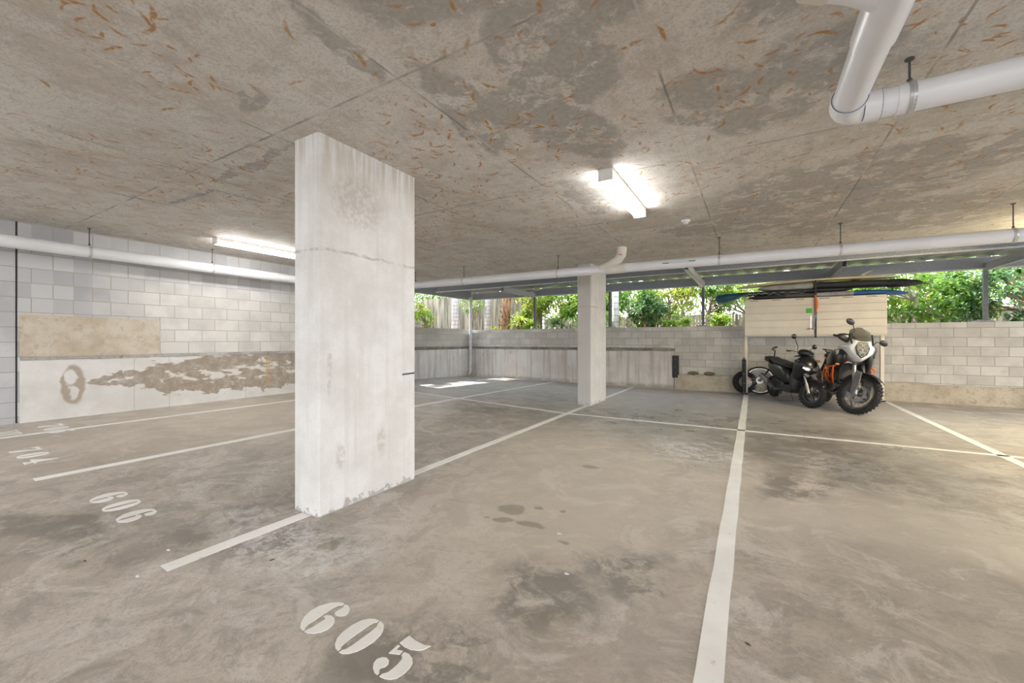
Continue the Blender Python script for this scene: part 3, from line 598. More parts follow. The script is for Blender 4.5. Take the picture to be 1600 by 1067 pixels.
cbeam('steel_beam', -9.0, 10, 12.38, 2.84, .25, 'outer grey steel beam carried on the posts over the back wall')
cbeam('steel_beam', -8.9, 10, 10.25, 2.91, .215, 'inner grey steel beam between the slab edge and the outer beam')
cbeam('steel_beam', 8.35, 12.38, -9.02, 2.84, .28, 'grey steel edge beam above the low left wall', 'y')
# corrugated sheet, open at its outer edge so daylight shows in the ribs
b = MB(); n = 19 * 12; vs = []; fs = []
for i in range(n + 1):
    x = -9.1 + 19.1 * i / n; z = 3.127 + .034 * (1 if (i % 4) in (1, 2) else 0)
    vs += [(x, 9.0 if x > -6.9 else 8.1, z), (x, 12.7, z)]
for i in range(n): fs.append((2 * i, 2 * i + 1, 2 * i + 3, 2 * i + 2))
b.add(vs, fs); tag(b.build('roof_sheet', simple('steel_roof_sheet', (.30, .32, .35), .45, .2), solid=.002), 'corrugated steel roof sheet over the open back strip', 'roof')
for x, lab in [(-6.4, 'thin dark steel post left of the far pillar'), (-3.8, 'thin dark steel post just behind the right edge of the far pillar'), (-1.19, 'dark steel post in the gap left of the storage cabinet'), (1.4, 'dark steel post hidden behind the storage cabinet'), (4.18, 'grey steel post above the wall at the far right')]:
    t = thing('steel_post', lab, 'post', (x, 12.4, 1.74), 0, 'steel posts on the back wall'); b = MB(); b.bx(-.035, .035, -.035, .035, 0, 1.1); b.build('shaft', SDK, t, bevel=.004)
    b = MB(); b.bx(-.09, .09, -.08, .08, 0, .012); b.build('base_plate', SDK, t); b = MB(); b.ball((0, 0, 0), (.22, .09, .045), 12); b.build('mortar_pad', simple('grey_mortar', (.33, .31, .28), .9), t, True)
for x, lab in [(-6.4, 'light grey steel rafter left of the far pillar'), (-1.19, 'pale steel rafter sloping down to the post left of the cabinet'), (1.55, 'steel rafter above the stacked surfboards'), (4.18, 'steel rafter above the far right post')]:
    t = thing('roof_rafter', lab, 'rafter', (x, 12.4, 2.83), 0, 'steel rafters'); b = MB(); L = 3.3 if x == -1.19 else 2.1
    b.bx(-.045, .045, -L, 0, -.02, -.014); b.bx(-.045, -.04, -L, 0, -.02, .13); b.bx(.04, .045, -L, 0, -.02, .13); b.build('channel', SL if x < 0 else SG, t)
t = thing('brace_rod', 'thin pale brace rod crossing under the roof left of the far pillar', 'brace', (-6.9, 12.2, 2.9)); b = MB(); b.cyl((0, 0, 0), (3.0, -1.9, .12), .014, seg=8); b.build('rod', SL, t, True)
# rubber wall guard
t = thing('wall_guard', 'upright black rubber guard strip on the back wall', 'wall guard', (-1.88, 12.26, .31)); b = MB()
b.prism([(-.085, 0), (-.085, -.03), (-.06, -.055), (.06, -.055), (.085, -.03), (.085, 0)], .62, 'z', off=.31); b.build('rubber_strip', simple('black_rubber', (.03, .03, .033), .6), t)
for z in (.1, .31, .52): b = MB(); b.cyl((0, -.05, z), (0, -.058, z), .012, seg=10); b.build('bolt', SDK, t)
# two stones pressed in the footing ledge
for x, lb in ((-1.42, 'left of two brown stones on the footing ledge'), (-1.02, 'right of two brown stones on the footing ledge')):
    b = MB(); b.ball((0, 0, 0), (.14, .05, .05), 14); o_ = b.build('ledge_stone', rough_mat('brown_stone', 0, (.15, .12, .09), (.22, .18, .14), (.08, .06, .05)), smooth=True, loc=(x, 12.22, .455)); tag(o_, lb, 'stone', 'stones on the ledge')
# litter on the floor
SCR = simple('white_paper', (.85, .85, .84), .7)
for i, (x, y, lb) in enumerate([(-3.03, .93, 'white paper scrap by the end of the short painted line'), (-3.22, 1.14, 'small pale scrap on the floor left of the short painted line'), (-1.17, 2.63, 'tiny white scrap beside the oil stain'), (-.93, 2.2, 'tiny white fleck in the dark stain of bay 605')]):
    b = MB(); n = 6; b.prism([(.016 * cos(k * 1.05) * (1 + .4 * sin(k * 3 + i)), .010 * sin(k * 1.05) * (1 + .3 * cos(k * 2))) for k in range(n)], .003, 'z', off=.0025); tag(b.build('paper_scrap', SCR, loc=(x, y, zf(x, y))), lb, 'litter', 'scraps on the floor')
LF = simple('dry_leaf', (.12, .08, .05), .8)
for i, (x, y, lb) in enumerate([(-3.47, .82, 'dark dry leaf on the floor at the lower left'), (-2.55, 1.42, 'small dark chip on the floor in front of the near pillar'), (-.02, 2.1, 'tiny dark twig right of the foreground line'), (.1, 1.55, 'small dark twig low beside the foreground line')]):
    b = MB(); b.prism([(-.014, 0), (0, .006), (.016, .001), (.001, -.006)], .003, 'z', off=.0025, M=Matrix.Rotation(i * 1.3, 4, 'Z')); tag(b.build('dry_leaf', LF, loc=(x, y, zf(x, y))), lb, 'leaf', 'dry bits on the floor')
# ================================================================ storage cabinet on legs
CREAM = simple('cream_steel', (.76, .69, .58), .42, .1, .04, 3); CREAMD = simple('cream_steel_frame', (.68, .61, .50), .42, .1, .04, 3); BLK = simple('black_plastic', (.022, .022, .024), .45, 0, .3)
CHR = simple('chrome', (.75, .75, .76), .15, 1.); SILV = simple('silver_alloy', (.50, .50, .51), .32, .8)
X0, X1, YF, YB, Z0, Z1 = -.18, 2.49, 11.72, 12.2, 1.47, 2.355
t = thing('storage_cabinet', 'cream steel storage cabinet raised on legs above the parked motorbikes', 'cabinet', (X0, YF, 0))
Wd = X1 - X0
b = MB(); b.bx(0, Wd, .03, .045 + .4, Z0, Z0 + .02); b.bx(0, Wd, .03, .44, Z1 - .02, Z1); b.bx(0, .02, .03, .44, Z0, Z1); b.bx(Wd - .02, Wd, .03, .44, Z0, Z1); b.bx(0, Wd, .43, .445, Z0, Z1); b.build('body', CREAMD, t)
for k, (a, c) in enumerate([(0, Wd * .525), (Wd * .525 + .006, Wd)]):
    b = MB(); hgt = (Z1 - Z0) / 5
    for i in range(5):                                    # folded ribs across the door
        z = Z0 + .03 + i * (hgt - .006); b.bx(a, c, .0, .03, z, z + hgt - .018); b.bx(a + .002, c - .002, .0285, .031, z - .02, z + .002)
    d = b.build('door', CREAM, t)
    for i in range(3):
        x = a + (c - a) * (.14 + i * .33); b = MB(); b.bx(x - .09, x + .09, -.004, .004, Z1 - .040, Z1 - .028); b.build('vent_slot', simple('slot_shadow', (.16, .13, .10), .8), d)
b = MB(); b.bx(0, Wd, -.005, .04, Z0 - .012, Z0 + .022); b.build('bottom_rail', CREAMD, t)
b = MB(); b.bx(Wd * .525 - .075, Wd * .525 - .062, -.02, 0, Z0 + .12, Z0 + .45); b.cyl((Wd * .525 - .14, -.03, Z0 + .15), (Wd * .525 - .03, -.03, Z0 + .15), .014, seg=10); b.build('door_handle', CHR, t)
for x in (.02, Wd - .045):
    b = MB(); b.bx(x - .03, x + .04, .20, .27, .03, Z0); b.bx(x - .032, x - .008, .17, .23, .02, Z0); b.build('leg', CREAM, t, bevel=.004)
    b = MB(); b.bx(x - .045, x + .055, .165, .285, 0, .03); b.build('foot', BLK, t)
b = MB(); b.bx(Wd * .525 - .16, Wd * .525 - .045, -.012, -.002, Z0 + .52, Z0 + .63); tag(b.build('green_tag', simple('green_tag_card', (.10, .55, .06), .5), loc=(X0, YF - .001, 0)), 'small bright green tag on the cabinet door by the orange strap', 'tag')
# black post guard by the left leg
t = thing('post_guard', 'black ribbed post standing against the left cabinet leg', 'post', (-.20, 11.80, 0)); b = MB(); b.cyl((0, 0, 0), (0, 0, .88), .045, seg=16); b.build('sleeve', BLK, t, True)

for z in (.04, .28, .52, .80): b = MB(); b.ring((0, 0, z), .045, .008, 16, 6, 'z'); b.build('band', SDK, t, True)
b = MB(); b.cyl((0, 0, .88), (0, 0, .93), .02, seg=10); b.build('stud', SDK, t, True)
# tyre with a grey disc
t = thing('spare_wheel', 'black tyre with grey disc leaning on the wall left of the cabinet leg', 'wheel', (-.19, 12.02, 0)); M = Matrix.Translation((0, .0, .29)) @ Matrix.Rotation(R(-8), 4, 'X') @ Matrix.Rotation(R(22), 4, 'Z')
b = MB(M); b.lathe([(.155, -.05), (.19, -.07), (.25, -.07), (.28, -.04), (.285, 0), (.28, .04), (.25, .07), (.19, .07), (.155, .05), (.155, -.05)], seg=40); b.build('tyre', simple('rubber_tyre', (.018, .018, .019), .75, 0, .3, 30), t, True)
b = MB(M); b.lathe([(0, -.03), (.14, -.035), (.165, -.055), (.165, .05), (0, .05)], seg=36); b.build('disc', simple('grey_disc', (.50, .50, .51), .35, .3), t, True)

# ================================================================ boards on the cabinet
def board_mat(nm, stops):                                  # colour zones along the length of the bag
    n = NT(nm); P = n.obj(); q = n.sep(P); c = None
    for x, col in stops:
        c = col if c is None else n.mix(n.m('GREATER_THAN', n.m('ADD', q[0], n.mul(q[1], .08)), x), c, col)
    cam_ = n.mul(n.ss(n.noise(n.vm('MULTIPLY', P, (9, 9, 22)), 1, 3, .6, 1.2), .50, .53), 1.)
    n._cam = cam_; c = n.mix(n.mul(n.ss(n.noise(P, 5, 4), .4, .7), .3), c, (.03, .03, .035)); n.bump(n.noise(P, 9, 3), .5, .02); n.fin(c, .6); return n
def board(nm, x0, x1, y, zf_, w_, th, mat, label, parts=True, n=26, sx=.0):
    secs = []
    for i in range(n + 1):
        s = i / n; a = max(.03, (1 - abs(2 * s - 1) ** 4.5) ** .5); x = x0 + (x1 - x0) * s
        secs.append((x - x0, 0, zf_(s), w_ / 2 * a, th / 2 * max(.22, (1 - abs(2 * s - 1) ** 7) ** .6), 3.2))
    t = thing(nm, label, 'surfboard', (x0, y, 0), 0, 'surfboards on the cabinet'); b = MB(); b.loft(secs, 20); b.build('board', mat, t, True); return t
n1 = board_mat('bag_blue', [(0, (.035, .035, .04)), (.75, (.09, .09, .095)), (1.32, (.40, .40, .42)), (2.02, (.02, .12, .33))])
t = board('bagged_surfboard', -.1, 2.90, 11.98, lambda s: 2.418 - .035 * max(0, s - .82) / .18, .44, .125, n1.mat, 'surfboard in a bag with a bright blue right end, lowest on the cabinet')
n2 = board_mat('bag_teal', [(-1, (.012, .075, .10)), (.42, (.02, .03, .035)), (.62, (.03, .03, .033))])
t = board('bagged_surfboard', -.82, 1.95, 11.99, lambda s: 2.515 + .008 * s, .46, .09, n2.mat, 'surfboard in a dark patterned bag with a teal nose sticking out at the left')
CAMO = NT('white_squiggle'); CAMO.fin((.55, .55, .56), .6)
b = MB(); random.seed(3)
for i in range(40):
    x = .62 + i * .032; z = 2.485 + random.uniform(-.028, .03); b.box((x, -.229, z), (random.uniform(.02, .045), .006, random.uniform(.006, .014)), (0, random.uniform(-.6, .6), 0))
b.build('printed_pattern', CAMO.mat, t, kind='stuff')
b = MB(); b.loft([(-.03, -.1, 2.43, .08, .05, 2), (.03, -.1, 2.425, .16, .10, 2), (.22, -.1, 2.435, .2, .115, 2.2), (.42, -.06, 2.475, .21, .09, 2), (.54, -.0, 2.488, .2, .05, 2)], 14); b.build('nose_cover', simple('teal_cover', (.015, .10, .14), .6), t, True)
n3 = board_mat('bag_black', [(0, (.46, .46, .45)), (1.08, (.024, .024, .026))])
t = board('bagged_surfboard', .1, 3.1, 11.98, lambda s: 2.632 - .05 * max(0, s - .5), .46, .155, n3.mat, 'surfboard in a black padded bag whose pale grey end shows at the left')
b = MB(); b.loft([(2.40, 0, 2.615, .225, .075, 2.4), (2.5, 0, 2.612, .235, .092, 2.4), (2.75, 0, 2.60, .22, .082, 2.2), (2.92, 0, 2.595, .15, .06, 2), (3.0, 0, 2.59, .07, .03, 2)], 14); b.build('fin_cover', simple('black_nylon', (.03, .03, .032), .7, 0, .3, 20, .4), t, True)
t = board('longboard', -.36, 2.72, 11.97, lambda s: 2.765 - .22 * abs(s - .62) ** 2.0, .5, .07, simple('cream_board', (.80, .69, .44), .3, 0, .06, 3, 0, .3), 'cream yellow longboard lying fin up on top of the pile')
b = MB(); b.prism([(2.62, 2.735), (2.78, 2.735), (2.79, 2.80), (2.84, 2.86), (2.93, 2.905), (2.96, 2.925), (2.86, 2.905), (2.76, 2.86), (2.69, 2.79)], .022, 'y', taper=.9, M=Matrix.Translation((-.28, -.04, 0))); b.build('fin', simple('pale_fin', (.85, .80, .68), .3), t)
b = MB(); b.ball((2.36, -.02, 2.745), (.13, .10, .035), 12); b.build('leash', simple('yellow_black_leash', (.20, .16, .05), .6, 0, .8, 30), t, True)
# straps
t = thing('tie_down_strap', 'black strap with an orange ratchet end holding the surfboards on the cabinet', 'strap', (1.24, YF - .02, 0)); b = MB()
lp = [(0, 0, Z0 - .05), (0, -.002, Z0 + .4), (0, -.002, Z1), (0, .0, 2.50), (0, -.005, 2.60), (0, .0, 2.70), (0, .05, 2.765), (0, .25, 2.78), (0, .50, 2.74), (0, .512, 2.4)]
vs = []; fs = []
for i, (x, y, z) in enumerate(lp): vs += [(-.018, y, z), (.018, y, z), (.018, y + .004, z), (-.018, y + .004, z)]
for i in range(len(lp) - 1): fs += [(i * 4 + k, i * 4 + (k + 1) % 4, i * 4 + 4 + (k + 1) % 4, i * 4 + 4 + k) for k in range(4)]
b.add(vs, fs + [(0, 1, 2, 3), tuple(range(len(vs) - 4, len(vs)))]); b.build('webbing', BLK, t)
b = MB(); b.tube([(-.01, -.012, 2.40), (.005, -.014, 2.30), (.012, -.014, 2.16), (.004, -.012, 2.02)], [.016, .028, .032, .022], 10); b.build('orange_webbing', simple('orange_strap', (.75, .17, .02), .6, 0, .15, 25), t, True)
b = MB(); b.box((.0, -.02, 1.98), (.05, .03, .07)); b.build('ratchet', SDK, t, bevel=.006); b = MB(); b.tube([(.0, -.015, 1.95), (-.02, -.02, 1.85), (-.035, -.02, 1.7), (-.02, -.02, 1.62)], .012, 8); b.build('strap_tail', simple('grey_webbing', (.35, .35, .36), .6), t, True)

# ================================================================ two-wheelers
TY = simple('rubber_tyre', (.018, .018, .019), .75, 0, .3, 30); GLB = simple('gloss_black_plastic', (.012, .012, .013), .28, 0, .2, 6, 0, .2); MTB = simple('matt_black_plastic', (.028, .028, .030), .55, 0, .25)
WHT = simple('white_fairing', (.78, .79, .80), .25, 0, .03, 4, 0, .5); ORG = simple('orange_tube', (.72, .14, .015), .35, 0, .1); ENG = simple('engine_alloy', (.13, .13, .135), .45, .7, .3); GRY = simple('grey_plastic', (.14, .145, .15), .45)
LENS = glass_mat('clear_lens', (.80, .85, .9), .04, .07); SMK = glass_mat('smoked_screen', (.10, .10, .07), .08, .55); AMB = simple('amber_lens', (.85, .25, .03), .25); SEATM = simple('black_seat_vinyl', (.022, .022, .022), .5, 0, .2, 40, .3)
def wheel(par, M, rad, wid, rim_r, spokes, knobs, disc=.15, rim=None, cast=False, names=('tyre', 'rim')):
    b = MB(M); h = wid / 2; rr = rim_r + .012
    b.lathe([(rr, -h * .62), ((rad + rr) / 2, -h), (rad - .03, -h * .95), (rad - .008, -h * .6), (rad, 0), (rad - .008, h * .6), (rad - .03, h * .95), ((rad + rr) / 2, h), (rr, h * .62), (rr, -h * .62)], seg=48)
    if knobs:
        for i in range(knobs):
            a = 2 * pi * i / knobs
            for (y, dy, da) in ((0, wid * .30, 0), (-h * .72, wid * .22, .5), (h * .72, wid * .22, .5)):
                g = a + da * 2 * pi / knobs; rr2 = rad - (.002 if y == 0 else .010)
                b.box((rr2 * cos(g), y, rr2 * sin(g)), (.016, dy, .024), (0, -g, 0))
    b.build('tyre', TY, par, True)
    b = MB(M); b.lathe([(rim_r - .018, -h * .55), (rr, -h * .62), (rr + .006, -h * .55), (rim_r - .005, -h * .3), (rim_r - .02, 0), (rim_r - .005, h * .3), (rr + .006, h * .55), (rr, h * .62), (rim_r - .018, h * .55), (rim_r - .03, 0), (rim_r - .018, -h * .55)], seg=48); b.build('rim', rim or ENG, par, True)
    b = MB(M)
    if cast:
        for i in range(cast):
            a = 2 * pi * i / cast
            for d in (-.12, .12): b.tube([(.035 * cos(a), 0, .035 * sin(a)), (rim_r * .6 * cos(a + d), 0, rim_r * .6 * sin(a + d)), ((rim_r - .02) * cos(a + d * 1.6), 0, (rim_r - .02) * sin(a + d * 1.6))], [.016, .012, .012], 6)
    else:
        for i in range(spokes):
            a = 2 * pi * i / spokes; sg = 1 if i % 2 else -1; a2 = a + (.35 if i % 4 < 2 else -.35)
            b.tube([(.035 * cos(a2), sg * h * .55, .035 * sin(a2)), ((rim_r - .02) * cos(a), 0, (rim_r - .02) * sin(a))], .0024, 5)
    b.build('spokes', rim or ENG, par, True, kind=None)
    b = MB(M); b.cyl((0, -h * .9, 0), (0, h * .9, 0), .036, seg=18); b.cyl((0, -h * 1.3, 0), (0, h * 1.3, 0), .015, seg=10); b.build('hub', ENG, par, True)
    if disc:
        for y in ((-h * 1.02, h * 1.02) if disc > 0 else (h * 1.02,)):
            r_ = abs(disc); b = MB(M); b.lathe([(r_ * .72, y - .002), (r_, y - .002), (r_, y + .002), (r_ * .72, y + .002), (r_ * .72, y - .002)], seg=36)
            for i in range(5): a = i * 1.2566; b.tube([(.03 * cos(a), y, .03 * sin(a)), (r_ * .74 * cos(a + .35), y, r_ * .74 * sin(a + .35))], .005, 6)
            b.build('brake_disc', SILV, par, True)
def steer(ang, px, rake):          # turn about the steering axis through (px,0,0)
    ax = Vector((-sin(R(rake)), 0, cos(R(rake)))); return Matrix.Translation((px, 0, 0)) @ Matrix.Rotation(R(ang), 4, ax) @ Matrix.Translation((-px, 0, 0))

# ---- adventure motorcycle: origin at the front contact, +x forward, +y rider's left
HD = math.atan2(-.99, .13)
t = thing('adventure_motorcycle', 'black white and orange adventure motorcycle parked nose out with its front wheel turned', 'motorcycle', (1.64, 9.70, 0))
t.rotation_euler = (0, 0, 0); t.scale = (1.05, 1.05, 1.05)
t.matrix_basis = Matrix.Translation((1.56, 9.72, .004)) @ Matrix.Rotation(HD, 4, 'Z') @ Matrix.Rotation(R(-9), 4, 'X') @ Matrix.Scale(1.08, 4)
F_ = steer(36, .06, 26)
RF = .350
wh = bpy.data.objects.new('front_wheel', None); COL.objects.link(wh); wh.parent = t
wheel(wh, F_ @ Matrix.Translation((0, 0, RF)), RF, .098, .262, 36, 34, .15)
ax = Vector((-sin(R(26)), 0, cos(R(26))))
fk = MB(F_)
for s in (-1, 1):
    p = Vector((0, s * .105, RF)) + Vector((-.0, 0, 0)); b = MB(F_); b.tube([p, p + ax * .34], [.032, .03], 14); b.tube([p + ax * .30, p + ax * .80], .026, 14); b.box(p + Vector((0, 0, 0)), (.07, .05, .09), (0, -R(26), 0)); b.build('fork_leg', SILV if s < 0 else ENG, t, True)
    b = MB(F_); b.tube([p + ax * .5, p + ax * .82], .032, 14); b.build('fork_tube', GRY, t, True)
    b = MB(F_); q = Vector((0, s * .142, 0)); b.prism([(.045, RF - .05), (.055, RF + .12), (.00, RF + .36), (-.12, RF + .38), (-.10, RF + .2), (-.02, RF - .06)], .022, 'y', taper=.85, off=s * .145); b.build('fork_guard', GRY, t, bevel=.004)
    b = MB(F_); b.box((-.085, s * .10, RF - .02 + .06), (.07, .05, .12), (0, -R(10), 0)); b.build('brake_caliper', ENG, t, bevel=.008)
b = MB(F_)                                                 # mudguard
vs = []; fs = []; n = 18
for i in range(n + 1):
    a = R(48) + R(112) * i / n; w_ = .075 - .02 * abs(i / n - .45); r_ = RF + .035
    for k in range(7):
        y = -w_ + 2 * w_ * k / 6; d = .022 * (y / w_) ** 2; vs.append(((r_ - d) * cos(a) * 1.03, y, RF + (r_ - d) * sin(a)))
for i in range(n):
    for k in range(6): fs.append((i * 7 + k, i * 7 + k + 1, i * 7 + 8 + k, i * 7 + 7 + k))
b.add(vs, fs); b.build('front_mudguard', MTB, t, True, solid=.006)
b = MB(F_)                                                 # triple clamps, bars
hp = Vector((0, 0, RF)) + ax * .80
b.box(hp, (.06, .27, .035), (0, -R(26), 0)); b.box(Vector((0, 0, RF)) + ax * .60, (.06, .26, .04), (0, -R(26), 0)); b.cyl(Vector((-.03, 0, RF)) + ax * .55, Vector((-.03, 0, RF)) + ax * .88, .028); b.build('triple_clamp', ENG, t, bevel=.005)
hb = hp + Vector((-.04, 0, .07))
b = MB(F_); b.tube([hb + Vector(v) for v in [(-.14, -.44, .05), (-.09, -.30, .07), (-.02, -.16, .055), (0, -.07, 0), (0, .07, 0), (-.02, .16, .055), (-.09, .30, .07), (-.14, .44, .05)]], .012, 10); b.build('handlebar', MTB, t, True)
for s in (-1, 1):
    b = MB(F_); b.tube([hb + Vector((-.10, s * .33, .068)), hb + Vector((-.142, s * .455, .05))], .019, 12); b.build('grip', MTB, t, True)
    b = MB(F_); b.tube([hb + Vector((.05, s * .27, .07)), hb + Vector((-.03, s * .42, .045))], .008, 8); b.build('lever', ENG, t, True)
    b = MB(F_); b.prism([(-.08, 0), (-.02, .09), (.10, .11), (.22, .08), (.31, .01), (.24, -.05), (.10, -.08), (-.03, -.06)], .07, 'x', taper=.75, M=Matrix.Translation(hb + Vector((.05, s * .22, .05))) @ Matrix.Scale(s, 4, (0, 1, 0)) @ Matrix.Rotation(R(28), 4, 'Z')); b.build('hand_guard', GLB, t, True, sub=1)
    b = MB(F_); mp = hb + Vector((-.03, s * .25, .07)); b.tube([mp, mp + Vector((.02, s * .01, .09)), mp + Vector((.04, s * .01, .16)), mp + Vector((.03, s * .085, .245 - (.07 if s > 0 else 0)))], .007, 8); m_ = b.build('mirror_stem', MTB, t, True)
    b = MB(F_); b.ball(mp + Vector((.035, s * .17, .27 - (.07 if s > 0 else 0))), (.022, .095, .052), 16); b.build('mirror', GLB, m_, True)
# body: fairing mask, headlight, screen
OUT = [(0, .18), (.07, .185), (.135, .20), (.165, .13), (.215, .06), (.19, -.03), (.115, -.115), (.05, -.175), (0, -.19)]
OUT = OUT + [(-a, c) for a, c in OUT[-2:0:-1]]; b = MB(); vs = []; SS = [(-.50, 1.02, -.02), (-.36, 1.08, -.01), (-.22, 1.06, 0), (-.12, .96, .005), (-.065, .80, .01), (-.05, .62, .01)]
for x, k_, dz in SS: vs += [(x - .16 * c * k_ - .25 * abs(a * k_) ** 1.5, a * k_, 1.075 + dz + c * k_) for a, c in OUT]
n = len(OUT); b.add(vs, [(i * n + k_, i * n + (k_ + 1) % n, i * n + n + (k_ + 1) % n, i * n + n + k_) for i in range(len(SS) - 1) for k_ in range(n)] + [tuple(range(n))[::-1], tuple((len(SS) - 1) * n + k_ for k_ in range(n))])
b.build('headlight_mask', WHT, t, True, bevel=.01)
hx = [(.0, .145), (.065, .145), (.10, .045), (.072, -.07), (.0, -.135), (-.072, -.07), (-.10, .045), (-.065, .145)]
Mh = Matrix.Translation((-.055, 0, 1.085)) @ Matrix.Rotation(R(-14), 4, 'Y')
b = MB(Mh); b.prism(hx, .05, 'x'); hl = b.build('headlight', simple('headlight_bezel', (.02, .02, .024), .3), t, bevel=.006)
b = MB(Mh)
for y, z, r_ in ((-.042, .085, .036), (.042, .085, .036), (-.034, .0, .034), (.034, .0, .034), (0, -.075, .036)): b.lathe([(0, .012), (r_ * .6, .016), (r_, .03), (r_ * 1.08, .03), (r_ * 1.08, .024)], (0, y, z), 'x', 16)
b.build('reflector', CHR, hl, True)
b = MB(Mh @ Matrix.Translation((.026, 0, .0))); b.prism([(a * .9, c * .9) for a, c in hx], .012, 'x'); b.build('lens', LENS, hl)
b = MB(); vs = []; fs = []
for i in range(9):
    u = i / 8; z = 1.22 + .27 * u; x = -.10 - .20 * u; hw = .15 - .0 * u if u < .7 else .15 - .11 * ((u - .7) / .3) ** 1.8
    for k in range(9): v = k / 4 - 1; vs.append((x - .09 * v * v, hw * v, z))
for i in range(8):
    for k in range(8): fs.append((i * 9 + k, i * 9 + k + 1, i * 9 + 10 + k, i * 9 + 9 + k))
b.add(vs, fs); b.build('windscreen', SMK, t, True, solid=.004)
for s in (-1, 1):
    b = MB(); b.tube([(-.10, s * .145, 1.19), (-.17, s * .155, 1.27), (-.26, s * .155, 1.38)], .012, 8); b.build('screen_bracket', MTB, t, True)
    b = MB(); b.loft([(-.98, s * .19, .84, .03, .05, 2.2), (-.82, s * .215, .86, .055, .12, 2.4), (-.60, s * .235, .86, .07, .20, 2.6), (-.42, s * .23, .87, .075, .215, 2.6), (-.28, s * .205, .91, .05, .17, 2.4), (-.18, s * .17, .97, .03, .10, 2.2)], 16); b.build('side_fairing', GLB, t, True, sub=1)
    b = MB(); b.prism([(-.62, .98), (-.44, 1.05), (-.26, 1.06), (-.24, 1.0), (-.42, .93), (-.56, .90)], .02, 'y', off=s * .262, taper=.8); b.build('fairing_panel', WHT, t, bevel=.006)
    b = MB(); b.ball((-.22, s * .26, .80), (.03, .035, .02), 10); b.build('indicator', AMB, t, True)
    # crash bars, orange
    b = MB(); b.tube([(-.30, s * .16, .80), (-.34, s * .28, .76), (-.50, s * .315, .72), (-.70, s * .30, .75), (-.80, s * .22, .80)], .0135, 10); b.tube([(-.50, s * .315, .72), (-.50, s * .33, .60), (-.56, s * .28, .50), (-.66, s * .18, .42)], .0135, 10); b.tube([(-.70, s * .30, .75), (-.72, s * .31, .60), (-.66, s * .29, .52), (-.50, s * .33, .60)], .0135, 10); b.tube([(-.34, s * .28, .76), (-.36, s * .26, .58), (-.46, s * .2, .45)], .0135, 10); b.build('crash_bar', ORG, t, True)
    b = MB(); b.tube([(-.86, s * .14, .36), (-.86, s * .25, .35)], .012, 8); b.box((-.86, s * .27, .36), (.06, .09, .02)); b.build('foot_peg', ENG, t)
b = MB(); b.loft([(-.92, 0, .95, .10, .07, 2.4), (-.80, 0, 1.0, .15, .11, 2.5), (-.62, 0, 1.05, .19, .13, 2.5), (-.46, 0, 1.07, .20, .12, 2.5), (-.36, 0, 1.04, .17, .10, 2.4)], 20); b.build('fuel_tank', GLB, t, True, sub=1)
b = MB(); b.loft([(-1.62, 0, 1.0, .09, .035, 2.6), (-1.48, 0, .99, .13, .05, 2.8), (-1.25, 0, .965, .15, .055, 2.8), (-1.12, 0, .92, .15, .05, 2.8), (-.98, 0, .90, .13, .05, 2.8), (-.84, 0, .93, .09, .045, 2.6)], 18); b.build('seat', SEATM, t, True, sub=1)
b = MB(); b.loft([(-1.85, 0, .96, .05, .02, 2.4), (-1.7, 0, .95, .10, .05, 2.4), (-1.45, 0, .90, .13, .07, 2.4), (-1.1, 0, .82, .12, .07, 2.4)], 16); b.build('tail_fairing', MTB, t, True, sub=1)
b = MB(); b.tube([(-1.3, -.15, .99), (-1.5, -.15, 1.05), (-1.75, -.12, 1.06), (-1.80, 0, 1.06), (-1.75, .12, 1.06), (-1.5, .15, 1.05), (-1.3, .15, .99)], .012, 8); b.box((-1.68, 0, 1.06), (.2, .2, .012)); b.build('luggage_rack', MTB, t, True)
b = MB(); b.box((-.66, 0, .55), (.36, .26, .30), (0, R(-20), 0), (.85, .9)); b.box((-.80, 0, .42), (.42, .32, .22), None, (.95, 1)); b.cyl((-.60, -.19, .40), (-.60, .19, .40), .10, seg=24); b.cyl((-.88, -.18, .42), (-.88, .18, .42), .085, seg=24); b.tube([(-.62, 0, .60), (-.46, 0, .80)], .085, 16); b.build('engine', ENG, t, True, bevel=.012)
b = MB(); b.loft([(-.98, 0, .27, .12, .03, 3), (-.70, 0, .25, .15, .035, 3), (-.48, 0, .28, .14, .05, 3), (-.38, 0, .36, .11, .07, 3)], 16); b.build('skid_plate', SILV, t, True)
b = MB(); b.box((-.40, 0, .68), (.05, .34, .30), (0, R(-15), 0)); b.build('radiator', MTB, t)
b = MB()
for s in (-1, 1): b.tube([(-.30, s * .03, .98), (-.55, s * .13, .78), (-.85, s * .15, .58), (-1.0, s * .14, .46)], .017, 8); b.tube([(-.9, s * .13, .75), (-1.3, s * .13, .86), (-1.65, s * .1, .92)], .012, 8); b.tube([(-1.0, s * .14, .5), (-1.3, s * .13, .84)], .012, 8)
b.build('frame', ORG, t, True)
b = MB(); b.tube([(-.55, -.10, .45), (-.50, -.18, .34), (-.75, -.21, .26), (-1.05, -.20, .32), (-1.15, -.21, .45)], .024, 12); b.tube([(-1.12, -.22, .42), (-1.22, -.23, .52), (-1.72, -.25, .74)], [.035, .062, .068], 18); b.build('exhaust', simple('dull_exhaust', (.22, .20, .17), .35, .8), t, True)
b = MB(); b.cyl((-1.72, -.25, .74), (-1.75, -.251, .753), .07, .05, 18); b.build('exhaust_tip', MTB, t, True)
rw = bpy.data.objects.new('rear_wheel', None); COL.objects.link(rw); rw.parent = t
wheel(rw, Matrix.Translation((-1.58, 0, .335)), .335, .15, .235, 32, 30, .12)
b = MB()
for s in (-1, 1): b.tube([(-.98, s * .10, .42), (-1.3, s * .115, .39), (-1.6, s * .115, .335)], [.035, .03, .026], 10)
b.build('swingarm', ENG, t, True)
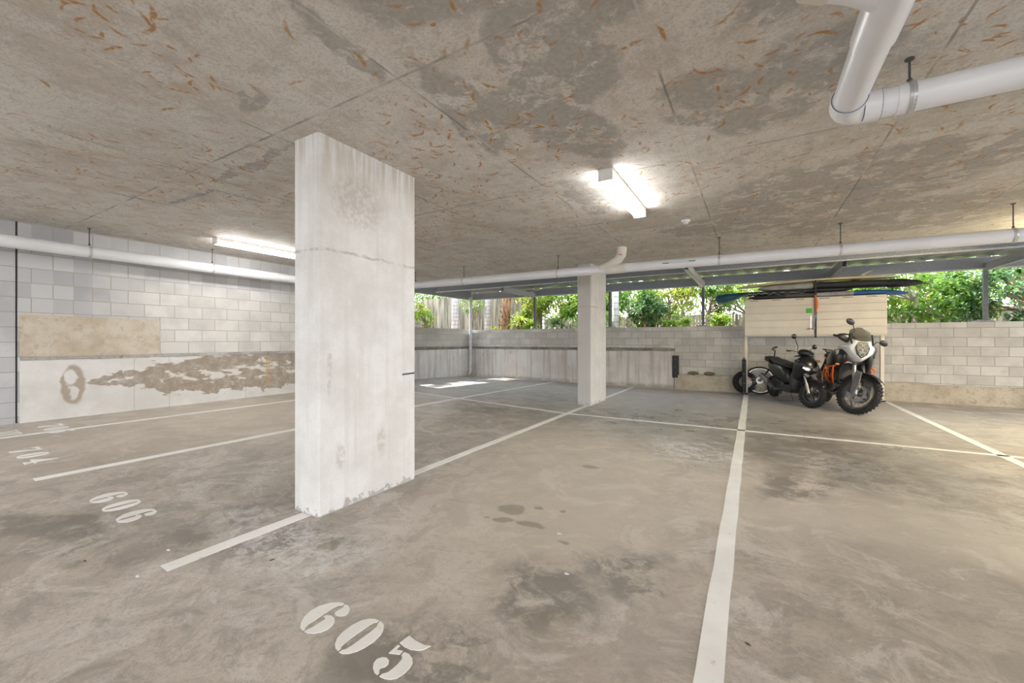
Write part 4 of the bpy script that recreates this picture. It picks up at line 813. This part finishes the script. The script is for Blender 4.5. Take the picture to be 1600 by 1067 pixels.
b = MB(); b.tube([(-1.75, 0, .90), (-1.92, 0, .74), (-1.99, 0, .60)], [.05, .03, .05], 8); b.build('rear_mudguard', MTB, t, True)
b = MB(); b.tube([(-.80, .15, .30), (-.84, .24, .12), (-.86, .30, -.035)], .014, 8); b.build('side_stand', ENG, t, True)

# ---- scooter
HS = math.atan2(-.92, .42)
t = thing('scooter', 'glossy black motor scooter parked nose out left of the adventure motorcycle', 'scooter', (1.01, 10.16, .0))
t.matrix_basis = Matrix.Translation((1.0, 10.14, .003)) @ Matrix.Rotation(HS, 4, 'Z') @ Matrix.Rotation(R(-1.5), 4, 'X') @ Matrix.Scale(1.03, 4)
F_ = steer(22, .05, 25); RS = .262
wh = bpy.data.objects.new('front_wheel', None); COL.objects.link(wh); wh.parent = t
wheel(wh, F_ @ Matrix.Translation((0, 0, RS)), RS, .125, .168, 0, 26, -.11, rim=simple('dark_alloy', (.07, .07, .075), .3, .7), cast=5)
ax = Vector((-sin(R(25)), 0, cos(R(25))))
for s in (-1, 1):
    p = Vector((0, s * .095, RS)); b = MB(F_); b.tube([p, p + ax * .20], .026, 12); b.tube([p + ax * .18, p + ax * .45], .019, 12); b.build('fork_leg', SILV if s < 0 else ENG, t, True)
b = MB(F_); vs = []; fs = []; n = 16
for i in range(n + 1):
    a = R(35) + R(120) * i / n; w_ = .075; r_ = RS + .03
    for k in range(7): y = -w_ + 2 * w_ * k / 6; d = .035 * (y / w_) ** 2; vs.append(((r_ - d) * cos(a) * 1.04, y, RS + (r_ - d) * sin(a)))
for i in range(n):
    for k in range(6): fs.append((i * 7 + k, i * 7 + k + 1, i * 7 + 8 + k, i * 7 + 7 + k))
b.add(vs, fs); b.build('front_mudguard', GLB, t, True, solid=.006)
b = MB(); b.loft([(-.02, 0, .70, .055, .05, 2.2, .3), (-.06, 0, .72, .12, .13, 2.4, .35), (-.13, 0, .75, .18, .20, 2.6, .3), (-.21, 0, .75, .205, .26, 2.8, .25), (-.29, 0, .72, .205, .28, 2.8, .2), (-.36, 0, .70, .18, .26, 2.6, .2)], 24); b.build('front_apron', GLB, t, True, sub=1)
b = MB(); b.loft([(-.28, 0, .52, .20, .22, 3, .1), (-.36, 0, .48, .22, .26, 3), (-.42, 0, .44, .21, .20, 3)], 20); b.build('leg_shield', MTB, t, True, sub=1)
for s in (-1, 1):
    b = MB(); b.prism([(s * .03, .745), (s * .07, .785), (s * .165, .80), (s * .175, .765), (s * .12, .72), (s * .06, .71)], .05, 'x', off=-.045, taper=.9, M=Matrix.Translation((.035, 0, -.005)) @ Matrix.Rotation(R(s * 24), 4, 'Z')); h = b.build('headlight', CHR, t, bevel=.008)
    b = MB(); b.prism([(s * .03, .745), (s * .07, .785), (s * .165, .80), (s * .175, .765), (s * .12, .72), (s * .06, .71)], .012, 'x', off=-.012, M=Matrix.Translation((.035, 0, -.005)) @ Matrix.Rotation(R(s * 24), 4, 'Z')); b.build('lens', LENS, h)
    b = MB(); b.prism([(s * .0, .62), (s * .08, .66), (s * .13, .64), (s * .05, .58)], .03, 'x', off=-.06); b.build('nose_trim', GRY, t, bevel=.006)
b = MB(F_); hc = Vector((-.33, 0, 1.05)); b.loft([(-.16, 0, 1.03, .05, .04, 2.3, .3), (-.21, 0, 1.04, .12, .07, 2.4, .3), (-.29, 0, 1.06, .16, .085, 2.4, .2), (-.37, 0, 1.06, .13, .07, 2.4), (-.42, 0, 1.06, .06, .05, 2.2)], 20); b.build('handlebar_cowl', GLB, t, True, sub=1)
b = MB(F_); b.prism([(-.09, 1.06), (-.07, 1.14), (0, 1.165), (.07, 1.14), (.09, 1.06)], .012, 'x', off=-.19, M=Matrix.Translation((.23, 0, -.02)) @ Matrix.Rotation(R(-20), 4, 'Y')); b.build('fly_screen', GLB, t)
b = MB(F_); b.prism([(-.05, 1.045), (.05, 1.045), (.075, 1.01), (0, .99), (-.075, 1.01)], .02, 'x', off=-.155); b.build('cowl_lamp', LENS, t)
b = MB(F_); b.tube([(-.42, -.33, 1.04), (-.38, -.2, 1.06), (-.34, 0, 1.05), (-.38, .2, 1.06), (-.42, .33, 1.04)], .012, 8); b.tube([(-.34, 0, 1.05), (-.28, 0, .85)], .03, 10); b.build('handlebar', MTB, t, True)
for s in (-1, 1):
    b = MB(F_); b.tube([(-.39, s * .23, 1.058), (-.42, s * .345, 1.04)], .018, 12); b.build('grip', MTB, t, True)
    b = MB(F_); b.tube([(-.33, s * .18, 1.06), (-.35, s * .32, 1.035)], .007, 6); b.build('lever', SILV, t, True)
    dz = 0 if s < 0 else -.12
    b = MB(F_); b.tube([(-.36, s * .15, 1.08), (-.35, s * .16, 1.16), (-.37, s * .24, 1.30 + dz)], .007, 8); m_ = b.build('mirror_stem', MTB, t, True)
    b = MB(F_); b.ball((-.37, s * .28, 1.35 + dz), (.025, .065, .050), 14); b.build('mirror', GLB, m_, True)
    b = MB(); b.ball((-.16, s * .19, .90), (.045, .05, .03), 10); b.build('indicator', AMB if s > 0 else MTB, t, True)
b = MB(); b.prism([(-.34, .30), (-.42, .40), (-.80, .38), (-.86, .30), (-.80, .22), (-.42, .22)], .34, 'y', taper=.88); b.build('floorboard', MTB, t, bevel=.012)
b = MB(); b.loft([(-.62, 0, .50, .10, .14, 2.6), (-.72, 0, .56, .15, .20, 2.8), (-.92, 0, .60, .17, .20, 2.8), (-1.18, 0, .64, .16, .17, 2.8), (-1.40, 0, .72, .12, .11, 2.6), (-1.58, 0, .78, .06, .05, 2.4)], 22); b.build('tail_body', GLB, t, True, sub=1)
b = MB(); b.loft([(-.56, 0, .74, .08, .03, 2.4), (-.66, 0, .775, .13, .05, 2.6), (-.90, 0, .80, .16, .06, 2.8), (-1.12, 0, .835, .15, .065, 2.8), (-1.34, 0, .88, .12, .05, 2.6), (-1.45, 0, .89, .07, .03, 2.4)], 20); b.build('seat', SEATM, t, True, sub=1)
b = MB(); b.box((-1.50, 0, .88), (.20, .22, .10), (0, R(12), 0), (.8, .9)); b.tube([(-1.3, -.16, .84), (-1.5, -.15, .92), (-1.62, 0, .94), (-1.5, .15, .92), (-1.3, .16, .84)], .014, 8); b.build('grab_rail', MTB, t, True, bevel=.01)
b = MB(); b.box((-1.02, .0, .36), (.46, .20, .20)); b.cyl((-1.25, -.12, .30), (-1.25, .12, .30), .11, seg=20); b.cyl((-.85, -.11, .34), (-.85, .11, .34), .09, seg=20); b.build('engine', ENG, t, True, bevel=.01)
b = MB(); b.tube([(-.85, -.10, .28), (-.95, -.17, .24), (-1.08, -.19, .30)], .02, 10); b.tube([(-1.02, -.19, .27), (-1.12, -.20, .33), (-1.5, -.21, .50)], [.04, .058, .062], 16); b.build('muffler', simple('muffler_grey', (.17, .17, .17), .4, .6), t, True)
b = MB(); b.prism([(-1.12, .36), (-1.42, .48), (-1.45, .54), (-1.12, .46)], .015, 'y', off=-.275); b.build('heat_shield', SILV, t)
rw = bpy.data.objects.new('rear_wheel', None); COL.objects.link(rw); rw.parent = t
wheel(rw, Matrix.Translation((-1.35, 0, .275)), .245, .13, .16, 0, 0, 0, rim=simple('dark_alloy', (.07, .07, .075), .3, .7), cast=5)
b = MB(); b.tube([(-.92, -.10, .22), (-.90, -.14, .08), (-.86, -.15, .008)], .011, 8); b.tube([(-.92, .10, .22), (-.90, .14, .08), (-.86, .15, .008)], .011, 8); b.tube([(-.86, -.15, .012), (-.86, .15, .012)], .009, 8); b.build('centre_stand', ENG, t, True)

# ---- bicycle leaning on the wall
t = thing('bicycle', 'dark bicycle with silver wheel rims leaning on the back wall behind the scooter', 'bicycle', (.14, 12.0, 0))
t.matrix_basis = Matrix.Translation((.14, 12.0, 0)) @ Matrix.Rotation(R(180), 4, 'Z') @ Matrix.Rotation(R(6), 4, 'X')
DR = simple('dark_red_frame', (.09, .012, .015), .3, .2, .1, 5, 0, .5); RB = .35; RIM = simple('bike_rim_silver', (.62, .62, .63), .25, .8)
for nm, x in (('front_wheel', 0), ('rear_wheel', -1.05)):
    wh = bpy.data.objects.new(nm, None); COL.objects.link(wh); wh.parent = t
    b = MB(); b.ring((x, 0, RB), RB - .022, .022, 44, 8); b.build('tyre', TY, wh, True)
    b = MB(); b.lathe([(RB - .062, -.010), (RB - .040, -.013), (RB - .040, .013), (RB - .062, .010), (RB - .062, -.010)], (x, 0, RB), 'y', 44); b.build('rim', RIM, wh, True)
    b = MB()
    for i in range(32): a = 2 * pi * i / 32; a2 = a + (.6 if i % 4 < 2 else -.6); b.tube([(x + .02 * cos(a2), (.03 if i % 2 else -.03), RB + .02 * sin(a2)), (x + (RB - .06) * cos(a), 0, RB + (RB - .06) * sin(a))], .0018, 4)
    b.build('spokes', RIM, wh); b = MB(); b.cyl((x, -.05, RB), (x, .05, RB), .022, seg=12); b.build('hub', ENG, wh, True)
    b = MB(); b.lathe([(.05, .028), (.08, .028), (.08, .031), (.05, .031)], (x, 0, RB), 'y', 20); b.build('brake_disc', SILV, wh, True)
b = MB(); b.box((.20, .012, RB - .01), (.035, .012, .06)); b.build('wheel_reflector', AMB, t)
b = MB(); b.tube([(-.30, 0, .86), (-.27, 0, .73)], .024, 12); b.tube([(-.28, 0, .80), (-.78, 0, .74)], .019, 12); b.tube([(-.27, 0, .74), (-.66, 0, .30)], .021, 12); b.tube([(-.83, 0, .86), (-.66, 0, .30)], .017, 12)
for s in (-1, 1): b.tube([(-.66, s * .02, .30), (-1.05, s * .06, RB)], .011, 8); b.tube([(-.78, s * .02, .74), (-1.05, s * .06, RB)], .009, 8)
b.build('frame', DR, t, True)
for s in (-1, 1): b = MB(); b.tube([(-.25, s * .055, .70), (0, s * .06, RB)], [.02, .014], 10); b.build('fork_leg', MTB, t, True)
b = MB(); b.tube([(-.30, 0, .88), (-.33, 0, 1.10), (-.27, 0, 1.14)], .015, 10); b.build('stem', MTB, t, True)
b = MB(); b.tube([(-.36, -.31, 1.17), (-.29, -.15, 1.16), (-.27, 0, 1.14), (-.29, .15, 1.16), (-.36, .28, 1.17)], .012, 10); b.build('handlebar', MTB, t, True)
for s in (-1, 1): b = MB(); b.tube([(-.31, s * .20, 1.165), (-.36, s * .31 if s < 0 else .28, 1.17)], .017, 10); b.build('grip', BLK, t, True); b = MB(); b.tube([(-.26, s * .13, 1.16), (-.24, s * .25, 1.13)], .006, 6); b.build('brake_lever', SILV, t, True)
b = MB(); b.tube([(-.84, 0, .88), (-.86, 0, .97)], .013, 8); b.build('seat_post', SILV, t, True)
b = MB(); b.loft([(-1.0, 0, .985, .07, .025, 2.4), (-.9, 0, .985, .06, .022, 2.4), (-.78, 0, .98, .025, .018, 2.2), (-.72, 0, .975, .015, .012, 2)], 12); b.build('saddle', SEATM, t, True)
b = MB(); b.lathe([(.07, .06), (.09, .06), (.09, .064), (.07, .064), (.07, .06)], (-.66, 0, .30), 'y', 24); b.tube([(-.66, .07, .30), (-.58, .08, .16)], .009, 6); b.tube([(-.66, -.07, .30), (-.74, -.08, .44)], .009, 6); b.build('crankset', ENG, t, True)
for x, z, s in ((-.58, .16, 1), (-.74, .44, -1)): b = MB(); b.box((x, s * .12, z), (.08, .08, .02)); b.build('pedal', BLK, t)
# ================================================================ garden behind the low walls
G0 = 1.5
LG = [leaf_mat('leaf_mid_green', (.07, .19, .025), (.16, .33, .05)), leaf_mat('leaf_bright_green', (.16, .33, .03), (.36, .50, .07)), leaf_mat('leaf_blue_green', (.05, .15, .06), (.16, .30, .14)), leaf_mat('leaf_dark_green', (.03, .10, .02), (.09, .20, .04)), leaf_mat('leaf_yellow_green', (.30, .38, .04), (.52, .52, .10))]
BARK = bark_mat('brown_bark', (.16, .11, .075), (.32, .25, .19)); BARKG = bark_mat('grey_bark', (.30, .27, .25), (.46, .42, .39)); RING = bark_mat('ringed_palm_trunk', (.42, .40, .41), (.60, .58, .60), 42); SHAG = bark_mat('shaggy_trunk', (.15, .08, .045), (.42, .25, .14)); PALE = bark_mat('pale_trunk', (.60, .60, .63), (.74, .74, .78), 30)
def leaf(b, p, d, L, w_, droop=.3, rng=random):
    d = Vector(d).normalized(); s = d.cross(Vector((rng.uniform(-.5, .5), rng.uniform(-.5, .5), 1))).normalized(); u = s.cross(d).normalized(); p = Vector(p)
    m = p + d * L * .5 - Vector((0, 0, droop * L * .18)); e_ = p + d * L - Vector((0, 0, droop * L * .6)); f = u * w_ * .22
    b.add([p, m + s * w_ / 2 + f, e_, m - s * w_ / 2 + f, m], [(0, 1, 4), (1, 2, 4), (2, 3, 4), (3, 0, 4)])
def rnd(rng): return Vector((rng.gauss(0, 1), rng.gauss(0, 1), rng.gauss(0, 1))).normalized()
def shrub(x, y, z0, rx, ry, rz, n, L, mat, label, nm='leafy_shrub', cat='shrub', stem=None, trunk_r=.05, base=G0, seed=0, asp=.42, group=None, droop=.5, clus=26):
    rng = random.Random(seed * 31 + 5); t = thing(nm, label, cat, (x, y, base), 0, group); c = Vector((0, 0, z0 - base)); b = MB(); cl = []
    for i in range(clus):
        v = rnd(rng); k = rng.uniform(.35, 1) ** .6; cl.append(Vector((v.x * rx * k, v.y * ry * k, v.z * rz * k)) + c)
    for i in range(n):
        q = cl[i % len(cl)] + rnd(rng) * rng.uniform(.0, .32) * min(rx, rz) * 1.3; d = rnd(rng); d.z = d.z * .6 - .1; leaf(b, q, d, L * rng.uniform(.6, 1.2), L * asp * rng.uniform(.7, 1.2), droop, rng)
    b.build('foliage', mat, t)
    b = MB(); top = c + Vector((rng.uniform(-.1, .1), 0, 0)); mid = Vector((rng.uniform(-.12, .12), rng.uniform(-.1, .1), c.z * .45))
    b.tube([(0, 0, -.1), mid * .5, mid, (mid + top) / 2 + Vector((.05, 0, 0)), top], [trunk_r, trunk_r * .9, trunk_r * .8, trunk_r * .6, trunk_r * .35], 10)
    for q in cl[:14]: k = (mid + top) / 2 if q.z > c.z else mid; b.tube([k, (k + q) / 2 + rnd(rng) * .08, q], [trunk_r * .4, trunk_r * .25, trunk_r * .1], 6)
    b.build('trunk', stem or BARK, t, True); return t
def rosette(x, y, z, n, L, w_, mat, label, nm='strappy_plant', cat='plant', group=None, seed=0, up=.7, zb=None):
    rng = random.Random(seed + 77); t = thing(nm, label, cat, (x, y, G0), 0, group); b = MB()
    for i in range(n):
        a = rng.uniform(0, 2 * pi); el = rng.uniform(.1, 1.3) * up; l = L * rng.uniform(.7, 1.1); d = Vector((cos(a), sin(a), 0)); p0 = Vector((0, 0, z - G0)); vs = []
        s = Vector((-sin(a), cos(a), 0)); K = 6
        for k in range(K + 1):
            u = k / K; q = p0 + d * (l * u * cos(el)) + Vector((0, 0, l * (sin(el) * u - .75 * u * u * (.4 + cos(el) * .6)))); hw = w_ * .5 * (1 - u) ** .5 * (0.6 + u if u < .4 else 1)
            vs += [q - s * hw, q - Vector((0, 0, w_ * .15)), q + s * hw]
        b.add(vs, [(k * 3 + j, k * 3 + j + 1, k * 3 + j + 4, k * 3 + j + 3) for k in range(K) for j in range(2)])
    b.build('leaves', mat, t, True)
    b = MB(); b.tube([(0, 0, -.1), (.01, 0, (z - G0) * .5), (0, 0, z - G0 + .02)], [.03, .025, .02], 8); b.build('stem', BARK, t, True); return t
# palings
FN = NT('weathered_palings'); P = FN.pos(); q = FN.sep(P)
fc = FN.mix(FN.ss(FN.noise(FN.vm('MULTIPLY', P, (9, 9, .8)), 1, 5), .38, .64), (.17, .155, .125), (.40, .375, .31)); FN.bump(FN.noise(FN.vm('MULTIPLY', P, (20, 20, 1)), 1, 3), .4, .01); FN.fin(fc, .9)
def fence(p0, p1, z1, label, w_=.095):
    p0 = Vector((p0[0], p0[1], 0)); p1 = Vector((p1[0], p1[1], 0)); L = (p1 - p0).length; d = (p1 - p0) / L; a = math.atan2(d.y, d.x); nrm = Vector((-d.y, d.x, 0)); rng = random.Random(int(z1 * 100))
    t = thing('paling_fence', label, 'fence', (p0.x, p0.y, G0)); b = MB(); n = int(L / .105)
    for i in range(n):
        c = d * (i * .105 + .05); h = z1 - G0 + rng.uniform(-.02, .02); b.box(c + Vector((0, 0, h / 2)) + nrm * rng.uniform(-.004, .004), (w_, .016, h), (0, 0, a))
    b.build('palings', FN.mat, t); b = MB()
    for z in (.3, z1 - G0 - .3): b.box(d * L / 2 + Vector((0, 0, z)) + nrm * .04, (L, .04, .08), (0, 0, a))
    b.build('rails', FN.mat, t); return t
fence((-7.9, 16.2), (12, 16.2), 2.28, 'low weathered paling fence far behind the back wall')
fence((-13.5, 14.6), (-7.2, 14.6), 3.3, 'tall weathered paling fence behind the back left corner')
fence((-12.6, 3.0), (-12.6, 14.5), 2.9, 'pale paling fence beyond the low left wall')
# trunks
def trunk(x, y, r, h, mat, label, lean=0, nm='palm_trunk', cat='tree', bumps=0, crown=None):
    t = thing(nm, label, cat, (x, y, G0)); b = MB(); n = 10
    b.tube([(lean * (i / n) ** 1.3, 0, -.1 + h * i / n) for i in range(n + 1)], [r * (1.15 - .25 * i / n) for i in range(n + 1)], 18); b.build('trunk', mat, t, True)
    if bumps:
        rng = random.Random(9); b = MB()
        for i in range(bumps):
            z = rng.uniform(0, h * .9); a = rng.uniform(0, 2 * pi); c = Vector((lean * (z / h) ** 1.3 + r * cos(a), r * sin(a), z)); leaf(b, c, (cos(a), sin(a), 1.2), rng.uniform(.1, .2), .05, .2, rng)
        b.build('leaf_boots', mat, t, kind='stuff')
    if crown:
        rng = random.Random(4); b = MB()
        for i in range(16):
            a = i * .4 + rng.uniform(-.1, .1); L = 1.7
            for k in range(1, 15):
                u = k / 14; p = Vector((lean + L * u * cos(a) * .8, L * u * sin(a) * .8, h + .7 * u - 1.3 * u * u))
                for s in (-1, 1): leaf(b, p, (cos(a) * .5 - s * sin(a), sin(a) * .5 + s * cos(a), -.2), .42 * (1 - .4 * u), .035, .5, rng)
        b.build('fronds', LG[0], t)
    return t
trunk(-8.4, 13.7, .17, 3.4, SHAG, 'thick shaggy brown tree trunk right of the downpipe', .25, 'shaggy_tree', bumps=260, crown=True)
trunk(-3.98, 13.6, .10, 3.2, PALE, 'smooth pale palm trunk just right of the far pillar', 0, crown=True)
trunk(-10.3, 13.0, .13, 3.0, RING, 'grey ringed palm trunk left of the downpipe', .0, crown=True)
trunk(-9.35, 13.9, .11, 3.0, RING, 'grey ringed palm trunk right behind the downpipe', .05)
trunk(-11.0, 11.6, .13, 1.1, RING, 'short grey ringed palm stump above the low left wall', .0)
trunk(-10.2, 10.4, .035, 2.2, PALE, 'thin white pole above the low left wall', -.06, 'garden_pole', 'pole')
# strappy and bromeliad plants
rosette(-8.55, 13.15, 1.75, 46, .42, .045, LG[4], 'yellow green bromeliad rosette left of the shaggy trunk', 'bromeliad', seed=1, up=.9)
rosette(-8.95, 12.9, 1.62, 30, .3, .035, LG[1], 'small green rosette beside the downpipe behind the wall', 'bromeliad', seed=2)
k = 0
for i, (x, y, z, L, m_, lb) in enumerate([(-7.35, 13.3, 1.8, .55, 4, 'yellow striped strappy plant left of the first thin post'), (-6.9, 13.25, 1.65, .45, 1, 'low green strappy plant at the foot of the first thin post'), (-6.05, 13.4, 1.7, .65, 2, 'blue green strappy plant right of the first thin post'), (-5.55, 13.6, 1.95, .7, 0, 'tall strappy plant mid way between the post and far pillar'), (-5.0, 13.3, 1.62, .6, 2, 'glossy low strappy plant before the far pillar'), (-4.5, 13.5, 1.85, .7, 0, 'strappy plant close against the left of the far pillar'), (-5.2, 13.9, 2.3, .8, 1, 'high strappy plant behind the others left of the far pillar')]):
    rosette(x, y - .15, z + .22, 95, L * 1.15, .05, LG[m_], lb, seed=10 + i, up=1.0, group='strappy plants behind the wall')
# shrubs and trees
S = [(-5.4, 15.2, 2.5, 1.1, .4, .9, 1500, .16, 4, 'yellow leafy bush against the low fence left of the far pillar'), (-6.2, 14.2, 2.9, 1.1, .6, .8, 1500, .17, 1, 'bright leafy bush behind the first thin post'), (-7.2, 14.3, 3.0, .8, .5, .8, 900, .16, 4, 'yellow leafy bush behind the shaggy trunk'), (-4.9, 14.6, 3.0, 1.0, .6, .9, 1400, .17, 0, 'green leafy bush behind the left side of the far pillar'),
     (-3.3, 14.2, 2.55, .75, .5, .75, 1100, .16, 0, 'broad leafed bush right of the pale palm trunk'), (-2.5, 14.6, 2.95, .9, .5, .6, 1100, .16, 4, 'yellow green bush high between far pillar and post'), (-2.1, 13.6, 1.85, .55, .4, .28, 500, .15, 1, 'low bright green bush above the wall left of the second post'), (-2.9, 13.6, 2.3, .6, .4, .55, 700, .17, 2, 'dark glossy bush beside the pale palm trunk'),
     (-.75, 13.6, 1.85, .4, .3, .3, 420, .14, 1, 'low bright bush at the foot of the second post'), (-1.2, 15.0, 3.1, 1.3, .6, .7, 1500, .16, 0, 'leafy tree crown behind the second post'), (.2, 14.9, 3.0, 1.1, .6, .65, 900, .15, 4, 'yellow leafy crown left of the cabinet')]
for i, (x, y, z, rx, ry, rz, n, L, m_, lb) in enumerate(S): shrub(x, y, z, rx, ry, rz, int(n * 1.5), L, LG[m_], lb, seed=i, group='bushes behind the back wall')
T = [(3.6, 14.6, 2.75, 1.4, .9, 1.0, 2100, .19, 0, BARKG, 'broad leafed tree with a grey trunk right of the cabinet'), (5.4, 14.2, 2.6, 1.3, .8, .9, 1900, .19, 2, BARK, 'dark glossy leafed tree behind the far right post'), (7.2, 14.0, 2.7, 1.2, .8, .9, 1300, .19, 0, BARK, 'leafy tree at the right edge above the wall'), (2.7, 15.2, 2.5, .9, .5, .8, 1000, .17, 1, BARKG, 'bright leafed tree just right of the surfboard ends'), (.0, 14.3, 2.9, .7, .5, .45, 380, .15, 1, BARKG, 'small bare branched tree left of the cabinet'), (4.6, 15.4, 2.4, 1.2, .5, .7, 1200, .18, 1, BARKG, 'bright green tree behind the right trees near the fence')]
for i, (x, y, z, rx, ry, rz, n, L, m_, bk, lb) in enumerate(T): shrub(x, y, z, rx, ry, rz, n, L, LG[m_], lb, 'garden_tree', 'tree', bk, .075, seed=20 + i, group='garden trees')
U = [(-12.0, 7.6, 2.5, .6, .7, .5, 900, .15, 4, 'yellow green bush farthest left above the low left wall'), (-10.4, 11.3, 2.2, .4, .5, .35, 600, .12, 1, 'small bright bush above the low left wall beside the ringed stump'), (-7.9, 14.1, 2.2, .5, .3, .4, 500, .14, 1, 'green bush just right of the shaggy trunk'), (-11.2, 9.3, 2.65, .8, .9, .35, 900, .15, 1, 'green leaves hanging above the low left wall by the near pillar edge'), (-11.0, 11.2, 2.55, .6, .8, .40, 900, .14, 4, 'yellow green leafy bush above the low left wall'), (-9.9, 13.6, 2.9, .5, .5, .4, 300, .13, 0, 'sparse leafy bush in the corner behind the downpipe')]
for i, (x, y, z, rx, ry, rz, n, L, m_, lb) in enumerate(U): shrub(x, y, z, rx, ry, rz, n, L, LG[m_], lb, 'leafy_shrub', 'shrub', BARK, .06, seed=40 + i)
# leaning bare trunks above the low left wall
for i, (x, y, dx, dy, h, r_, lb) in enumerate([(-11.6, 8.8, .1, .3, 2.2, .08, 'upright brown branch above the low left wall beside the near pillar'), (-10.6, 8.8, -.6, 2.0, 1.0, .07, 'thick branch leaning right above the low left wall'), (-11.2, 10.4, .1, -1.6, 1.2, .05, 'thin branch leaning left above the low left wall'), (-11.4, 10.9, .0, -.5, 1.4, .07, 'dark branch beside the ringed stump')]):
    t = thing('bare_branch', lb, 'branch', (x, y, G0)); b = MB(); b.tube([(0, 0, -.1), (dx * .3, dy * .35, h * .3), (dx * .7, dy * .7, h * .75), (dx, dy, h)], [r_, r_ * .85, r_ * .7, r_ * .4], 10); b.build('limb', BARK, t, True); b = MB(); b.tube([(dx * .4, dy * .4, h * .4), (dx * .5 + .1, dy * .2, h * .8), (dx * .5 + .2, dy * .1, h)], [r_ * .5, r_ * .35, r_ * .2], 8); b.build('twig', BARK, t, True)
# background trees beyond the fence
rng = random.Random(5)
for i in range(13):
    x = -17 + i * 2.4; y = 18.4 + rng.uniform(-.6, .8); shrub(x, y, 3.2 + rng.uniform(-.2, .4), 1.5, .8, 1.75, 2600, .22, LG[(0, 1, 3, 0, 4)[i % 5]], ['green', 'bright green', 'dark green', 'leafy green', 'yellow green'][i % 5] + ' tree beyond the fences, ' + ['leftmost', 'second', 'third', 'fourth', 'fifth', 'sixth', 'middle', 'eighth', 'ninth', 'tenth', 'eleventh', 'twelfth', 'last'][i] + ' of the row from the left', 'background_tree', 'tree', BARK, .1, seed=60 + i, group='trees beyond the fences', clus=34)
# flower on the wall and bits on top of the wall
t = thing('orange_flower', 'orange flower head close to the left of the far pillar', 'flower', (-4.45, 12.75, G0)); b = MB(); b.tube([(0, 0, 0), (0, 0, .42)], .008, 6); b.build('stalk', LG[3], t, True); b = MB()
for i in range(26): d = rnd(rng); d.z = abs(d.z); leaf(b, (0, 0, .42), d, .11, .04, .1, rng)
b.build('petals', simple('orange_petal', (.60, .17, .06), .5), t)

shrub(-12.6, 10.5, 5.6, 1.7, 1.9, .9, 2600, .2, LG[0], 'added unseen tree dappling the sun above the left side of the roof', 'dapple_tree', 'tree', BARK, .12, seed=91, clus=40)  # tree added out of view so its leaves break up the sun patch
